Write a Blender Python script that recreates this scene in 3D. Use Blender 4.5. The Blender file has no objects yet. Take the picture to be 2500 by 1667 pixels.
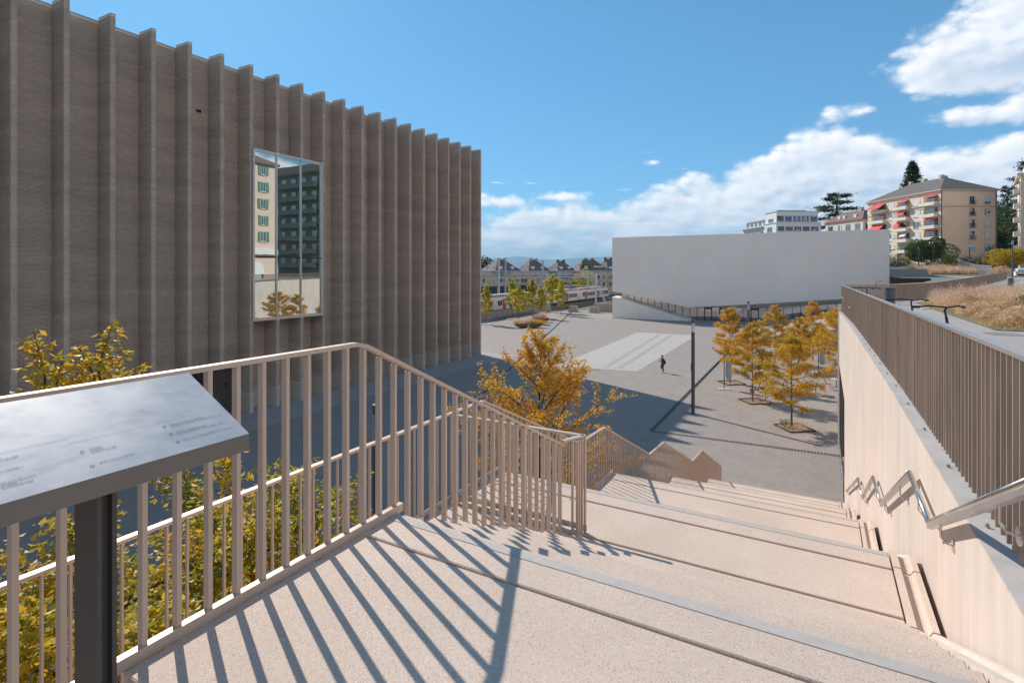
import bpy, math, random
import numpy as np
from mathutils import Vector, Matrix
random.seed(7)
rng = np.random.default_rng(7)
scene = bpy.context.scene
COL = scene.collection

# ------------------------------------------------------------------ camera
YAW = math.atan(725 / 1320)
SN, CS = math.sin(YAW), math.cos(YAW)
CAMH = 10.0
cam_d = bpy.data.cameras.new("camera")
cam = bpy.data.objects.new("camera", cam_d)
COL.objects.link(cam)
cam.location = (0, 0, CAMH)
cam.rotation_euler = (math.pi / 2, 0, YAW)
cam_d.sensor_width = 36
cam_d.lens = 36 * 1320 / 2500
cam_d.shift_y = -(833.5 - 661) / 2500
cam_d.clip_start = 0.05
cam_d.clip_end = 80000
scene.camera = cam

# ------------------------------------------------------------------ world and sun
SUNV = Vector((-0.900, 0.437, 0.773)).normalized()      # towards the sun
SUN_EL = math.asin(SUNV.z)
sun_d = bpy.data.lights.new("sun", 'SUN')
sun_d.energy = 3.5
sun_d.angle = math.radians(0.55)
sun_d.color = (1.0, 0.93, 0.84)
sun = bpy.data.objects.new("sun", sun_d)
COL.objects.link(sun)
sun.rotation_euler = SUNV.to_track_quat('Z', 'Y').to_euler()
scene.view_settings.view_transform = 'Standard'
scene.view_settings.look = 'None'
scene.view_settings.exposure = 0.62
scene.view_settings.gamma = 1
scene.view_settings.use_curve_mapping = False

world = bpy.data.worlds.new("World")
scene.world = world
world.use_nodes = True
wt = world.node_tree
for n in list(wt.nodes):
    wt.nodes.remove(n)

class NT:
    """tiny node helper"""
    def __init__(s, tree): s.t = tree
    def n(s, typ, **kw):
        nd = s.t.nodes.new(typ)
        for k, v in kw.items():
            setattr(nd, k, v)
        return nd
    def l(s, a, b): s.t.links.new(a, b)
    def put(s, sock, v):
        if isinstance(v, (int, float)): sock.default_value = v
        elif isinstance(v, (tuple, list)): sock.default_value = (tuple(v) + (1,))[:len(sock.default_value)] if len(v) == 3 and len(sock.default_value) == 4 else v
        else: s.l(v, sock)
    def math(s, op, a, b=None, c=None, clamp=False):
        nd = s.n('ShaderNodeMath', operation=op, use_clamp=clamp)
        s.put(nd.inputs[0], a)
        if b is not None: s.put(nd.inputs[1], b)
        if c is not None: s.put(nd.inputs[2], c)
        return nd.outputs[0]
    def mix(s, f, a, b, mode='MIX'):
        nd = s.n('ShaderNodeMix', data_type='RGBA', blend_type=mode)
        s.put(nd.inputs['Factor'], f)
        s.put(nd.inputs[6], a); s.put(nd.inputs[7], b)
        return nd.outputs[2]
    def noise(s, vec, scale, detail=4, rough=0.55, dim='3D'):
        nd = s.n('ShaderNodeTexNoise', noise_dimensions=dim)
        if vec is not None: s.l(vec, nd.inputs['Vector'])
        nd.inputs['Scale'].default_value = scale
        nd.inputs['Detail'].default_value = detail
        nd.inputs['Roughness'].default_value = rough
        return nd.outputs['Fac']
    def ramp(s, fac, stops, interp='LINEAR'):
        nd = s.n('ShaderNodeValToRGB')
        cr = nd.color_ramp
        cr.interpolation = interp
        while len(cr.elements) > 1: cr.elements.remove(cr.elements[-1])
        for i, (p, c) in enumerate(stops):
            e = cr.elements[0] if i == 0 else cr.elements.new(p)
            e.position = p
            e.color = (c, c, c, 1) if isinstance(c, (int, float)) else (*c, 1)
        s.put(nd.inputs[0], fac)
        return nd.outputs[0]
    def mapr(s, v, a, b, c=0.0, d=1.0, smooth=False):
        nd = s.n('ShaderNodeMapRange')
        if smooth: nd.interpolation_type = 'SMOOTHSTEP'
        s.put(nd.inputs[0], v)
        for i, k in enumerate((a, b, c, d)): s.put(nd.inputs[i + 1], k)
        return nd.outputs[0]

W = NT(wt)
sky = W.n('ShaderNodeTexSky', sky_type='NISHITA')
sky.sun_disc = False
sky.sun_elevation = SUN_EL
sky.sun_rotation = math.atan2(SUNV.x, SUNV.y)
sky.altitude = 450
sky.air_density = 1.0
sky.dust_density = 0.35
sky.ozone_density = 3.0
tc = W.n('ShaderNodeTexCoord')
sep = W.n('ShaderNodeSeparateXYZ')
W.l(tc.outputs['Generated'], sep.inputs[0])
X_, Y_, Z_ = sep.outputs
# compass bearing measured from the axis of the square (degrees) and elevation (degrees)
AX0 = (-SN, CS)
fwd = W.math('ADD', W.math('MULTIPLY', X_, -SN), W.math('MULTIPLY', Y_, CS))
rgt = W.math('ADD', W.math('MULTIPLY', X_, CS), W.math('MULTIPLY', Y_, SN))
az = W.math('MULTIPLY', W.math('ARCTAN2', rgt, fwd), 180 / math.pi)
hyp = W.math('SQRT', W.math('ADD', W.math('MULTIPLY', X_, X_), W.math('MULTIPLY', Y_, Y_)))
el = W.math('MULTIPLY', W.math('ARCTAN2', Z_, hyp), 180 / math.pi)
# cloud bank top by bearing, raised out of view behind to brighten the brick
azn = W.mapr(az, -180, 180, 0, 1)
def azp(a): return (a + 180) / 360
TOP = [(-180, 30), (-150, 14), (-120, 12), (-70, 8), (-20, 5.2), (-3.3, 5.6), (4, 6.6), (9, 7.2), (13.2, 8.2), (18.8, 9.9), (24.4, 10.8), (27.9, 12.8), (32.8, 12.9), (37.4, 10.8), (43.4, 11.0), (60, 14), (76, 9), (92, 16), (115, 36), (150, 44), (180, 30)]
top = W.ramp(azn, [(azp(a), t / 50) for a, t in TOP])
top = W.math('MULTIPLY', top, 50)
comb = W.n('ShaderNodeCombineXYZ')
W.l(W.math('MULTIPLY', az, 0.6), comb.inputs[0]); W.l(el, comb.inputs[1]); comb.inputs[2].default_value = 3.7
comb2 = W.n('ShaderNodeCombineXYZ')
W.l(W.math('ADD', W.math('MULTIPLY', az, 0.6), -0.35), comb2.inputs[0]); W.l(W.math('ADD', el, 0.55), comb2.inputs[1]); comb2.inputs[2].default_value = 3.7
def cloud_density(vec, elv):
    big = W.math('SUBTRACT', W.noise(vec, 0.22, 7, 0.60), 0.5)
    # puffy edge from inverted cellular noise
    vo = W.n('ShaderNodeTexVoronoi', feature='F1'); W.l(vec, vo.inputs['Vector'])
    vo.inputs['Scale'].default_value = 0.55
    vo2 = W.n('ShaderNodeTexVoronoi', feature='F1'); W.l(vec, vo2.inputs['Vector'])
    vo2.inputs['Scale'].default_value = 1.5
    puff = W.math('ADD', W.math('MULTIPLY', W.math('SUBTRACT', 0.45, vo.outputs[0]), 0.9), W.math('MULTIPLY', W.math('SUBTRACT', 0.45, vo2.outputs[0]), 0.45))
    nz = W.math('ADD', W.math('MULTIPLY', big, 7.0), W.math('MULTIPLY', puff, 1.6))
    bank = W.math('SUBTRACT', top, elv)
    blob = None
    for ca, ce, ra, re_, k in ((45.0, 17.0, 10.6, 4.3, 4.6), (48.0, 21.5, 9.0, 3.5, 3.0), (46.5, 12.4, 10.0, 1.7, 3.4), (33.0, 13.9, 2.6, .9, 1.6), (40.0, 14.6, 4.0, 1.3, 2.0), (-1.5, 7.2, 3.0, .35, .6), (11.0, 10.6, .9, .3, .8), (14.6, 11.0, 1.0, .35, .9), (4.8, 7.8, 2.0, .3, .6)):
        ex = W.math('DIVIDE', W.math('SUBTRACT', az, ca), ra)
        ey = W.math('DIVIDE', W.math('SUBTRACT', elv, ce), re_)
        r2 = W.math('SQRT', W.math('ADD', W.math('MULTIPLY', ex, ex), W.math('MULTIPLY', ey, ey)))
        b1 = W.math('MULTIPLY', W.math('SUBTRACT', 1.05, r2), k)
        blob = b1 if blob is None else W.math('MAXIMUM', blob, b1)
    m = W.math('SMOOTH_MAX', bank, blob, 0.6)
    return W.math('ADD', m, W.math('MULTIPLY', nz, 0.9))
d1 = cloud_density(comb.outputs[0], el)
d2 = cloud_density(comb2.outputs[0], W.math('ADD', el, 0.55))
# streaks low over the horizon
comb3 = W.n('ShaderNodeCombineXYZ')
W.l(W.math('MULTIPLY', az, 0.12), comb3.inputs[0]); W.l(el, comb3.inputs[1])
streak = W.noise(comb3.outputs[0], 0.95, 5, 0.6)
gaps = W.mapr(streak, 0.38, 0.54, 0.45, 1.0, True)
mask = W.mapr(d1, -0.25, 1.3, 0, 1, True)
low = W.mapr(el, 3.0, 8.5, 0, 1)
mask = W.math('MULTIPLY', mask, W.math('ADD', low, W.math('MULTIPLY', W.math('SUBTRACT', 1.0, low), gaps), clamp=True))
# thin wisps above the bank
wisp = W.mapr(W.noise(comb3.outputs[0], 1.7, 6, 0.65), 0.60, 0.74, 0, 0.7, True)
wband = W.math('MULTIPLY', W.mapr(el, 5, 7, 0, 1), W.mapr(el, 9.5, 13, 1, 0))
mask = W.math('MAXIMUM', mask, W.math('MULTIPLY', wisp, wband))
light = W.math('SUBTRACT', d1, d2)
shade = W.mapr(light, -0.9, 1.5, 0.0, 1.0, True)
edge = W.mapr(d1, 0.3, 3.2, 1.0, 0.0, True)
lit = W.math('ADD', W.math('MULTIPLY', shade, 0.62), W.math('MULTIPLY', edge, 0.42), clamp=True)
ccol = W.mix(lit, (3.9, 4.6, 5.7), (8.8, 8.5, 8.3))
gm = W.n('ShaderNodeGamma'); W.l(sky.outputs[0], gm.inputs[0]); gm.inputs[1].default_value = 0.65
skyc = W.mix(1.0, gm.outputs[0], (0.58, 1.22, 1.62), 'MULTIPLY')
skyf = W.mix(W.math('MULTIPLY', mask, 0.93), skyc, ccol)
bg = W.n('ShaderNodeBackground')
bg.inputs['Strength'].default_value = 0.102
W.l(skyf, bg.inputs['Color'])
wo = W.n('ShaderNodeOutputWorld')
W.l(bg.outputs[0], wo.inputs['Surface'])
world.cycles.sampling_method = 'MANUAL'
world.cycles.sample_map_resolution = 512
scene.cycles.max_bounces = 6
scene.cycles.diffuse_bounces = 5
scene.cycles.glossy_bounces = 3
scene.cycles.transparent_max_bounces = 8

# ------------------------------------------------------------------ survey: pixel of the 2500x1667 photograph -> place
def ray(u, v):
    r = (u - 1250) / 1320
    return (-SN + CS * r, CS + SN * r, (661 - v) / 1320)
def gnd(u, v, z=0.0):
    a = ray(u, v); d = (z - CAMH) / a[2]
    return (a[0] * d, a[1] * d, z)
def onx(u, v, x):
    a = ray(u, v); d = x / a[0]
    return (x, a[1] * d, CAMH + a[2] * d)
def ony(u, v, y):
    a = ray(u, v); d = y / a[1]
    return (a[0] * d, y, CAMH + a[2] * d)
def atd(u, v, d):
    a = ray(u, v)
    return (a[0] * d, a[1] * d, CAMH + a[2] * d)

# ------------------------------------------------------------------ materials
MATS = {}
def newmat(name):
    m = bpy.data.materials.new(name); m.use_nodes = True
    t = m.node_tree
    b = t.nodes['Principled BSDF']
    MATS[name] = m
    return m, NT(t), b
def pmat(name, col, rough=0.6, metal=0.0, var=0.12, vscale=3.0, bump=0.0, bscale=60.0, spec=0.5, island=0.0):
    m, N, b = newmat(name)
    tcn = N.n('ShaderNodeTexCoord')
    c = col
    f = N.noise(tcn.outputs['Object'], vscale, 5, 0.6)
    lo = tuple(max(0, k * (1 - var)) for k in col); hi = tuple(min(1, k * (1 + var)) for k in col)
    cc = N.mix(N.mapr(f, 0.3, 0.7), lo, hi)
    if island:
        g = N.n('ShaderNodeNewGeometry')
        v = N.mapr(g.outputs['Random Per Island'], 0, 1, 1 - island, 1 + island)
        mm = N.n('ShaderNodeVectorMath', operation='SCALE')
        N.l(cc, mm.inputs[0]); N.l(v, mm.inputs['Scale']); cc = mm.outputs[0]
    N.l(cc, b.inputs['Base Color'])
    b.inputs['Roughness'].default_value = rough
    b.inputs['Metallic'].default_value = metal
    b.inputs['Specular IOR Level'].default_value = spec
    if bump:
        bn = N.n('ShaderNodeBump'); bn.inputs['Strength'].default_value = bump; bn.inputs['Distance'].default_value = 0.01
        N.l(N.noise(tcn.outputs['Object'], bscale, 4, 0.7), bn.inputs['Height'])
        N.l(bn.outputs[0], b.inputs['Normal'])
    return m

def aggregate(name, base, dark, light, sc=1.0, stain=0.08):
    """exposed aggregate concrete / asphalt with pebbles"""
    m, N, b = newmat(name)
    g = N.n('ShaderNodeNewGeometry'); P = g.outputs['Position']
    v1 = N.n('ShaderNodeTexVoronoi'); N.l(P, v1.inputs['Vector']); v1.inputs['Scale'].default_value = 95 * sc
    v2 = N.n('ShaderNodeTexVoronoi'); N.l(P, v2.inputs['Vector']); v2.inputs['Scale'].default_value = 210 * sc
    s1 = N.n('ShaderNodeSeparateColor'); N.l(v1.outputs['Color'], s1.inputs[0])
    s2 = N.n('ShaderNodeSeparateColor'); N.l(v2.outputs['Color'], s2.inputs[0])
    big = N.noise(P, 0.9, 5, 0.6)
    med = N.noise(P, 14 * sc, 4, 0.7)
    c = N.mix(N.mapr(s2.outputs[0], 0, 1, 0, 0.8), base, tuple(k * 0.84 for k in base))
    c = N.mix(N.mapr(s1.outputs[0], 0.88, 0.93, 0, 0.75), c, dark)
    c = N.mix(N.mapr(s1.outputs[1], 0.86, 0.93, 0, 0.65), c, light)
    c = N.mix(N.math('MULTIPLY', N.mapr(s2.outputs[1], 0.90, 0.94), N.mapr(med, 0.48, 0.62)), c, tuple(k * 0.5 for k in dark))
    k = N.math('MULTIPLY', N.mapr(big, 0.3, 0.7, 1 - stain, 1 + stain), N.mapr(med, 0.3, 0.7, 0.95, 1.05))
    sc_ = N.n('ShaderNodeVectorMath', operation='SCALE'); N.l(c, sc_.inputs[0]); N.l(k, sc_.inputs['Scale'])
    N.l(sc_.outputs[0], b.inputs['Base Color'])
    b.inputs['Roughness'].default_value = 0.85
    b.inputs['Specular IOR Level'].default_value = 0.3
    bn = N.n('ShaderNodeBump'); bn.inputs['Strength'].default_value = 0.35; bn.inputs['Distance'].default_value = 0.004 / sc
    N.l(v1.outputs['Distance'], bn.inputs['Height']); N.l(bn.outputs[0], b.inputs['Normal'])
    return m
aggregate('steps', (0.640, 0.500, 0.405), (0.42, 0.325, 0.26), (0.70, 0.60, 0.51), 1.9, 0.09)
aggregate('plaza', (0.335, 0.285, 0.248), (0.16, 0.15, 0.14), (0.52, 0.49, 0.46), 0.5, 0.08)
aggregate('plaza_white', (0.48, 0.43, 0.385), (0.34, 0.33, 0.32), (0.60, 0.58, 0.56), 0.5, 0.05)
aggregate('path_grey', (0.40, 0.365, 0.335), (0.2, 0.19, 0.18), (0.52, 0.5, 0.48), 0.5, 0.06)
aggregate('pit_soil', (0.30, 0.22, 0.155), (0.1, 0.07, 0.05), (0.45, 0.36, 0.27), 0.5, 0.15)

def concrete(name, col, streak=0.10, rough=0.8, boards=False, panels=None):
    m, N, b = newmat(name)
    g = N.n('ShaderNodeNewGeometry'); P = g.outputs['Position']
    mp = N.n('ShaderNodeMapping'); N.l(P, mp.inputs[0]); mp.inputs['Scale'].default_value = (3.0, 3.0, 0.25)
    st = N.noise(mp.outputs[0], 1.6, 5, 0.65)
    cl = N.noise(P, 0.5, 5, 0.6)
    fine = N.noise(P, 45, 3, 0.7)
    k = N.math('ADD', N.mapr(st, 0.3, 0.7, -streak, streak), N.mapr(cl, 0.3, 0.7, -streak * .7, streak * .7))
    k = N.math('ADD', k, N.mapr(fine, 0.3, 0.7, -0.03, 0.03))
    k = N.math('ADD', k, 1.0)
    c = N.mix(N.mapr(N.noise(P, 0.35, 3, 0.5), 0.4, 0.65), col, (col[0] * 1.03, col[1] * 0.985, col[2] * 0.96))
    if panels:
        px, py, pz = panels
        sp = N.n('ShaderNodeSeparateXYZ'); N.l(P, sp.inputs[0])
        ax = sp.outputs[0] if px else sp.outputs[1]
        w = px or py
        fx = N.math('FRACT', N.math('DIVIDE', ax, w)); fz = N.math('FRACT', N.math('DIVIDE', sp.outputs[2], pz))
        jn = N.math('MAXIMUM', N.mapr(N.math('ABSOLUTE', N.math('SUBTRACT', fx, 0.5)), 0.4955, 0.498), N.mapr(N.math('ABSOLUTE', N.math('SUBTRACT', fz, 0.5)), 0.494, 0.497))
        k = N.math('SUBTRACT', k, N.math('MULTIPLY', jn, 0.12))
        cmb = N.n('ShaderNodeCombineXYZ'); N.l(N.math('FLOOR', N.math('DIVIDE', ax, w)), cmb.inputs[0]); N.l(N.math('FLOOR', N.math('DIVIDE', sp.outputs[2], pz)), cmb.inputs[1])
        wn = N.n('ShaderNodeTexWhiteNoise'); N.l(cmb.outputs[0], wn.inputs['Vector'])
        k = N.math('ADD', k, N.mapr(wn.outputs['Value'], 0, 1, -0.022, 0.022))
    s = N.n('ShaderNodeVectorMath', operation='SCALE'); N.l(c, s.inputs[0]); N.l(k, s.inputs['Scale'])
    N.l(s.outputs[0], b.inputs['Base Color'])
    b.inputs['Roughness'].default_value = rough; b.inputs['Specular IOR Level'].default_value = 0.3
    bn = N.n('ShaderNodeBump'); bn.inputs['Strength'].default_value = 0.15; bn.inputs['Distance'].default_value = 0.01
    N.l(fine, bn.inputs['Height']); N.l(bn.outputs[0], b.inputs['Normal'])
    return m
concrete('wall_concrete', (0.575, 0.495, 0.435), 0.10)
concrete('ledge_concrete', (0.44, 0.41, 0.385), 0.12)
concrete('dark_concrete', (0.26, 0.24, 0.22), 0.18)
concrete('white_concrete', (0.88, 0.80, 0.715), 0.03, panels=(5.2, 0, 4.2))
concrete('plinth', (0.50, 0.45, 0.40), 0.06)
concrete('low_wall', (0.42, 0.36, 0.30), 0.10)
concrete('ramp_grey', (0.33, 0.315, 0.30), 0.06)

def brickmat(name, mortar=False):
    m, N, b = newmat(name)
    g = N.n('ShaderNodeNewGeometry'); P = g.outputs['Position']
    sp = N.n('ShaderNodeSeparateXYZ'); N.l(P, sp.inputs[0])
    cz = N.n('ShaderNodeCombineXYZ'); N.l(N.math('MULTIPLY', sp.outputs[2], 1.0), cz.inputs[2]); N.l(N.math('MULTIPLY', sp.outputs[1], 0.10), cz.inputs[1]); N.l(N.math('MULTIPLY', sp.outputs[0], 0.10), cz.inputs[0])
    band = N.noise(cz.outputs[0], 1.2, 5, 0.65)
    if mortar:
        c = N.mix(N.mapr(band, 0.35, 0.65), (0.85, 0.75, 0.64), (0.72, 0.63, 0.53))
    else:
        v = g.outputs['Random Per Island']
        c = N.ramp(v, [(0.0, (0.40, 0.31, 0.245)), (0.25, (0.44, 0.345, 0.275)), (0.7, (0.47, 0.37, 0.295)), (1.0, (0.53, 0.43, 0.35))])
        s = N.n('ShaderNodeVectorMath', operation='SCALE'); N.l(c, s.inputs[0]); N.l(N.mapr(band, 0.3, 0.7, 1.26, 0.88), s.inputs['Scale']); c = s.outputs[0]
    N.l(c, b.inputs['Base Color'])
    b.inputs['Roughness'].default_value = 0.85; b.inputs['Specular IOR Level'].default_value = 0.25
    return m
brickmat('brick'); brickmat('mortar', True)

# metals
def brushed(name, col, rough, metal, var=0.1):
    m, N, b = newmat(name)
    g = N.n('ShaderNodeNewGeometry'); P = g.outputs['Position']
    mp = N.n('ShaderNodeMapping'); N.l(P, mp.inputs[0]); mp.inputs['Scale'].default_value = (1, 1, 0.15)
    f = N.noise(mp.outputs[0], 7, 4, 0.6)
    oi = N.n('ShaderNodeObjectInfo')
    k = N.math('ADD', N.mapr(f, 0.3, 0.7, 1 - var, 1 + var), N.mapr(oi.outputs['Random'], 0, 1, -var * 0.6, var * 0.6))
    s = N.n('ShaderNodeVectorMath', operation='SCALE'); s.inputs[0].default_value = col; N.l(k, s.inputs['Scale'])
    N.l(s.outputs[0], b.inputs['Base Color'])
    b.inputs['Metallic'].default_value = metal
    N.l(N.mapr(f, 0.3, 0.7, rough * 0.85, rough * 1.2), b.inputs['Roughness'])
    return m
brushed('rail_metal', (0.62, 0.475, 0.375), 0.42, 0.28, 0.03)
brushed('fence_metal', (0.40, 0.295, 0.225), 0.42, 0.35, 0.18)
brushed('fence_cap', (0.55, 0.52, 0.50), 0.30, 0.75, 0.05)
brushed('steel', (0.62, 0.58, 0.54), 0.20, 0.95, 0.04)
brushed('post_metal', (0.085, 0.078, 0.07), 0.5, 0.3, 0.1)
brushed('board_edge', (0.20, 0.175, 0.15), 0.45, 0.5, 0.05)
pmat('lamp_metal', (0.12, 0.122, 0.13), 0.45, 0.4, 0.05)
pmat('nosing', (0.46, 0.41, 0.37), 0.75, 0, 0.08, 20, 0.2, 300)
pmat('black', (0.015, 0.015, 0.017), 0.45)
pmat('dark_metal', (0.03, 0.03, 0.033), 0.4, 0.4)
pmat('rubber', (0.02, 0.02, 0.02), 0.8)
pmat('white_paint', (0.74, 0.73, 0.71), 0.5, 0, 0.05)
pmat('cream', (0.74, 0.565, 0.43), 0.85, 0, 0.05, 0.6)
pmat('cream_light', (0.68, 0.62, 0.53), 0.8, 0, 0.04, 0.6)
pmat('pink_wall', (0.70, 0.53, 0.44), 0.85, 0, 0.04, 0.6)
pmat('beige_house', (0.60, 0.48, 0.35), 0.85, 0, 0.08, 0.4)
pmat('stone_trim', (0.48, 0.41, 0.34), 0.8, 0, 0.06)
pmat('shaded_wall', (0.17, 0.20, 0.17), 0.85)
pmat('roof_brown', (0.17, 0.125, 0.10), 0.85, 0, 0.25, 1.5, 0.5, 8)
pmat('roof_grey', (0.135, 0.115, 0.10), 0.85, 0, 0.2, 1.2, 0.5, 8)
pmat('shutter_green', (0.09, 0.22, 0.09), 0.6)
pmat('shutter_teal', (0.13, 0.25, 0.24), 0.6)
pmat('shutter_blue', (0.11, 0.15, 0.22), 0.6)
pmat('shutter_dark', (0.05, 0.045, 0.04), 0.6)
pmat('blind_white', (0.62, 0.61, 0.59), 0.6, 0, 0.03)
pmat('awning_red', (0.62, 0.07, 0.08), 0.7, 0, 0.08)
pmat('awning_white', (0.62, 0.57, 0.50), 0.7, 0, 0.08)
pmat('ochre', (0.42, 0.25, 0.07), 0.7)
pmat('train_white', (0.75, 0.68, 0.63), 0.35, 0, 0.05)
pmat('train_red', (0.50, 0.05, 0.05), 0.4)
pmat('galva', (0.50, 0.55, 0.58), 0.5, 0.15)
pmat('faint_ink', (0.22, 0.25, 0.28), 0.6)
pmat('noise_wall', (0.025, 0.035, 0.045), 0.6)
pmat('ballast', (0.20, 0.17, 0.145), 0.95, 0, 0.25, 4)
pmat('earth', (0.16, 0.14, 0.09), 0.95, 0, 0.3, 0.3)
pmat('lawn', (0.13, 0.15, 0.035), 0.95, 0, 0.4, 2)
pmat('bark', (0.085, 0.062, 0.045), 0.9, 0, 0.3, 12, 0.6, 60)
pmat('bark_grey', (0.17, 0.14, 0.11), 0.9, 0, 0.3, 12, 0.6, 60)
pmat('canvas', (0.50, 0.53, 0.54), 0.8, 0, 0.1, 8)
pmat('chair_orange', (0.60, 0.27, 0.06), 0.5)
pmat('table_top', (0.48, 0.50, 0.52), 0.4)
pmat('planter', (0.16, 0.125, 0.10), 0.6, 0, 0.2)
pmat('planter_red', (0.30, 0.035, 0.03), 0.6, 0, 0.2)
pmat('skin', (0.45, 0.27, 0.19), 0.6)
pmat('jacket', (0.03, 0.032, 0.036), 0.8)
pmat('trousers', (0.012, 0.012, 0.015), 0.8)
pmat('shoe_white', (0.6, 0.6, 0.6), 0.6)
pmat('hair', (0.08, 0.045, 0.025), 0.7)
pmat('car_white', (0.75, 0.76, 0.78), 0.25, 0, 0.02)
pmat('ink', (0.02, 0.10, 0.17), 0.6)
pmat('lamp_red', (0.45, 0.02, 0.02), 0.3)
pmat('mountain', (0.06, 0.10, 0.12), 0.95, 0, 0.2, 0.0004)
pmat('solar', (0.02, 0.025, 0.04), 0.3)

def glassmat(name, tint, refl, base, rough=0.015, wav=0.0):
    m, N, b = newmat(name)
    t = N.t; t.nodes.remove(b)
    out = t.nodes['Material Output']
    gl = N.n('ShaderNodeBsdfGlossy'); gl.inputs['Color'].default_value = (*tint, 1); gl.inputs['Roughness'].default_value = rough
    df = N.n('ShaderNodeBsdfDiffuse'); df.inputs['Color'].default_value = (*base, 1)
    fr = N.n('ShaderNodeFresnel'); fr.inputs['IOR'].default_value = 1.6
    mx = N.n('ShaderNodeMixShader')
    N.l(N.math('ADD', N.math('MULTIPLY', fr.outputs[0], 1 - refl), refl, clamp=True), mx.inputs[0])
    N.l(df.outputs[0], mx.inputs[1]); N.l(gl.outputs[0], mx.inputs[2]); N.l(mx.outputs[0], out.inputs['Surface'])
    if wav:
        g = N.n('ShaderNodeNewGeometry')
        bn = N.n('ShaderNodeBump'); bn.inputs['Strength'].default_value = wav; bn.inputs['Distance'].default_value = 0.02
        N.l(N.noise(g.outputs['Position'], 0.6, 1, 0.4), bn.inputs['Height']); N.l(bn.outputs[0], gl.inputs['Normal'])
    return m
glassmat('museum_glass', (0.86, 0.93, 0.90), 0.62, (0.02, 0.05, 0.04), 0.01, 0.10)
glassmat('shop_glass', (0.85, 0.85, 0.9), 0.45, (0.05, 0.055, 0.06), 0.02)
glassmat('window_glass', (0.8, 0.87, 0.95), 0.22, (0.045, 0.05, 0.055), 0.03)
def clearglass():
    m, N, b = newmat('clear_glass')
    b.inputs['Base Color'].default_value = (0.92, 0.95, 0.95, 1)
    b.inputs['Transmission Weight'].default_value = 1.0
    b.inputs['Roughness'].default_value = 0.05; b.inputs['IOR'].default_value = 1.2
clearglass()

def panelmat():
    m, N, b = newmat('board_face')
    g = N.n('ShaderNodeNewGeometry'); P = g.outputs['Position']
    mp = N.n('ShaderNodeMapping'); N.l(P, mp.inputs[0]); mp.inputs['Scale'].default_value = (4, 2.2, 4)
    sm = N.noise(mp.outputs[0], 2.6, 6, 0.68)
    c = N.mix(N.mapr(sm, 0.45, 0.75), (0.40, 0.405, 0.42), (0.45, 0.455, 0.465))
    N.l(c, b.inputs['Base Color'])
    b.inputs['Metallic'].default_value = 0.05
    N.l(N.mapr(sm, 0.35, 0.75, 0.32, 0.52), b.inputs['Roughness'])
panelmat()

def leafmat(name, stops, transl=0.35, rough=0.5):
    m, N, b = newmat(name)
    g = N.n('ShaderNodeNewGeometry')
    big = N.noise(g.outputs['Position'], 0.8, 3, 0.6)
    v = N.math('ADD', N.math('MULTIPLY', g.outputs['Random Per Island'], 0.62), N.mapr(big, 0.3, 0.7, -0.06, 0.44), clamp=True)
    c = N.ramp(v, stops)
    N.l(c, b.inputs['Base Color'])
    b.inputs['Roughness'].default_value = rough
    b.inputs['Specular IOR Level'].default_value = 0.35
    tr = N.n('ShaderNodeBsdfTranslucent'); N.l(c, tr.inputs['Color'])
    mx = N.n('ShaderNodeMixShader'); mx.inputs[0].default_value = transl
    out = N.t.nodes['Material Output']
    N.l(b.outputs[0], mx.inputs[1]); N.l(tr.outputs[0], mx.inputs[2]); N.l(mx.outputs[0], out.inputs['Surface'])
    return m
leafmat('leaf_orange', [(0, (0.60, 0.27, 0.03)), (0.3, (0.80, 0.42, 0.04)), (0.6, (0.78, 0.47, 0.05)), (0.85, (0.50, 0.36, 0.04)), (1, (0.24, 0.24, 0.03))], 0.45)
leafmat('leaf_square', [(0, (0.80, 0.36, 0.03)), (0.35, (0.82, 0.43, 0.035)), (0.62, (0.62, 0.42, 0.03)), (0.8, (0.36, 0.34, 0.04)), (1, (0.14, 0.20, 0.03))], 0.45)
leafmat('leaf_yellow', [(0, (0.82, 0.54, 0.03)), (0.3, (0.78, 0.54, 0.04)), (0.55, (0.62, 0.55, 0.06)), (0.82, (0.30, 0.38, 0.06)), (1, (0.15, 0.24, 0.05))], 0.4)
leafmat('leaf_olive', [(0, (0.80, 0.44, 0.02)), (0.3, (0.74, 0.46, 0.03)), (0.55, (0.56, 0.42, 0.03)), (0.8, (0.26, 0.29, 0.04)), (1, (0.11, 0.17, 0.03))], 0.45)
leafmat('leaf_dark', [(0, (0.11, 0.13, 0.035)), (0.5, (0.05, 0.08, 0.025)), (1, (0.03, 0.055, 0.02))], 0.15)
leafmat('leaf_gloss', [(0, (0.16, 0.19, 0.05)), (0.5, (0.08, 0.12, 0.03)), (1, (0.05, 0.09, 0.025))], 0.15, 0.3)
leafmat('leaf_green', [(0, (0.18, 0.19, 0.03)), (0.5, (0.09, 0.14, 0.03)), (1, (0.05, 0.10, 0.025))], 0.3)
leafmat('leaf_gold', [(0, (0.62, 0.40, 0.02)), (0.5, (0.55, 0.36, 0.02)), (1, (0.22, 0.25, 0.03))], 0.35)
leafmat('dry_grass', [(0, (0.90, 0.71, 0.54)), (0.5, (0.84, 0.62, 0.44)), (1, (0.62, 0.43, 0.27))], 0.25, 0.7)
leafmat('dry_shrub', [(0, (0.88, 0.66, 0.46)), (0.45, (0.78, 0.53, 0.33)), (0.8, (0.55, 0.36, 0.18)), (1, (0.26, 0.28, 0.08))], 0.25, 0.7)
leafmat('turf_gold', [(0, (0.70, 0.46, 0.10)), (0.6, (0.60, 0.40, 0.10)), (1, (0.42, 0.33, 0.08))], 0.2, 0.8)

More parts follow.
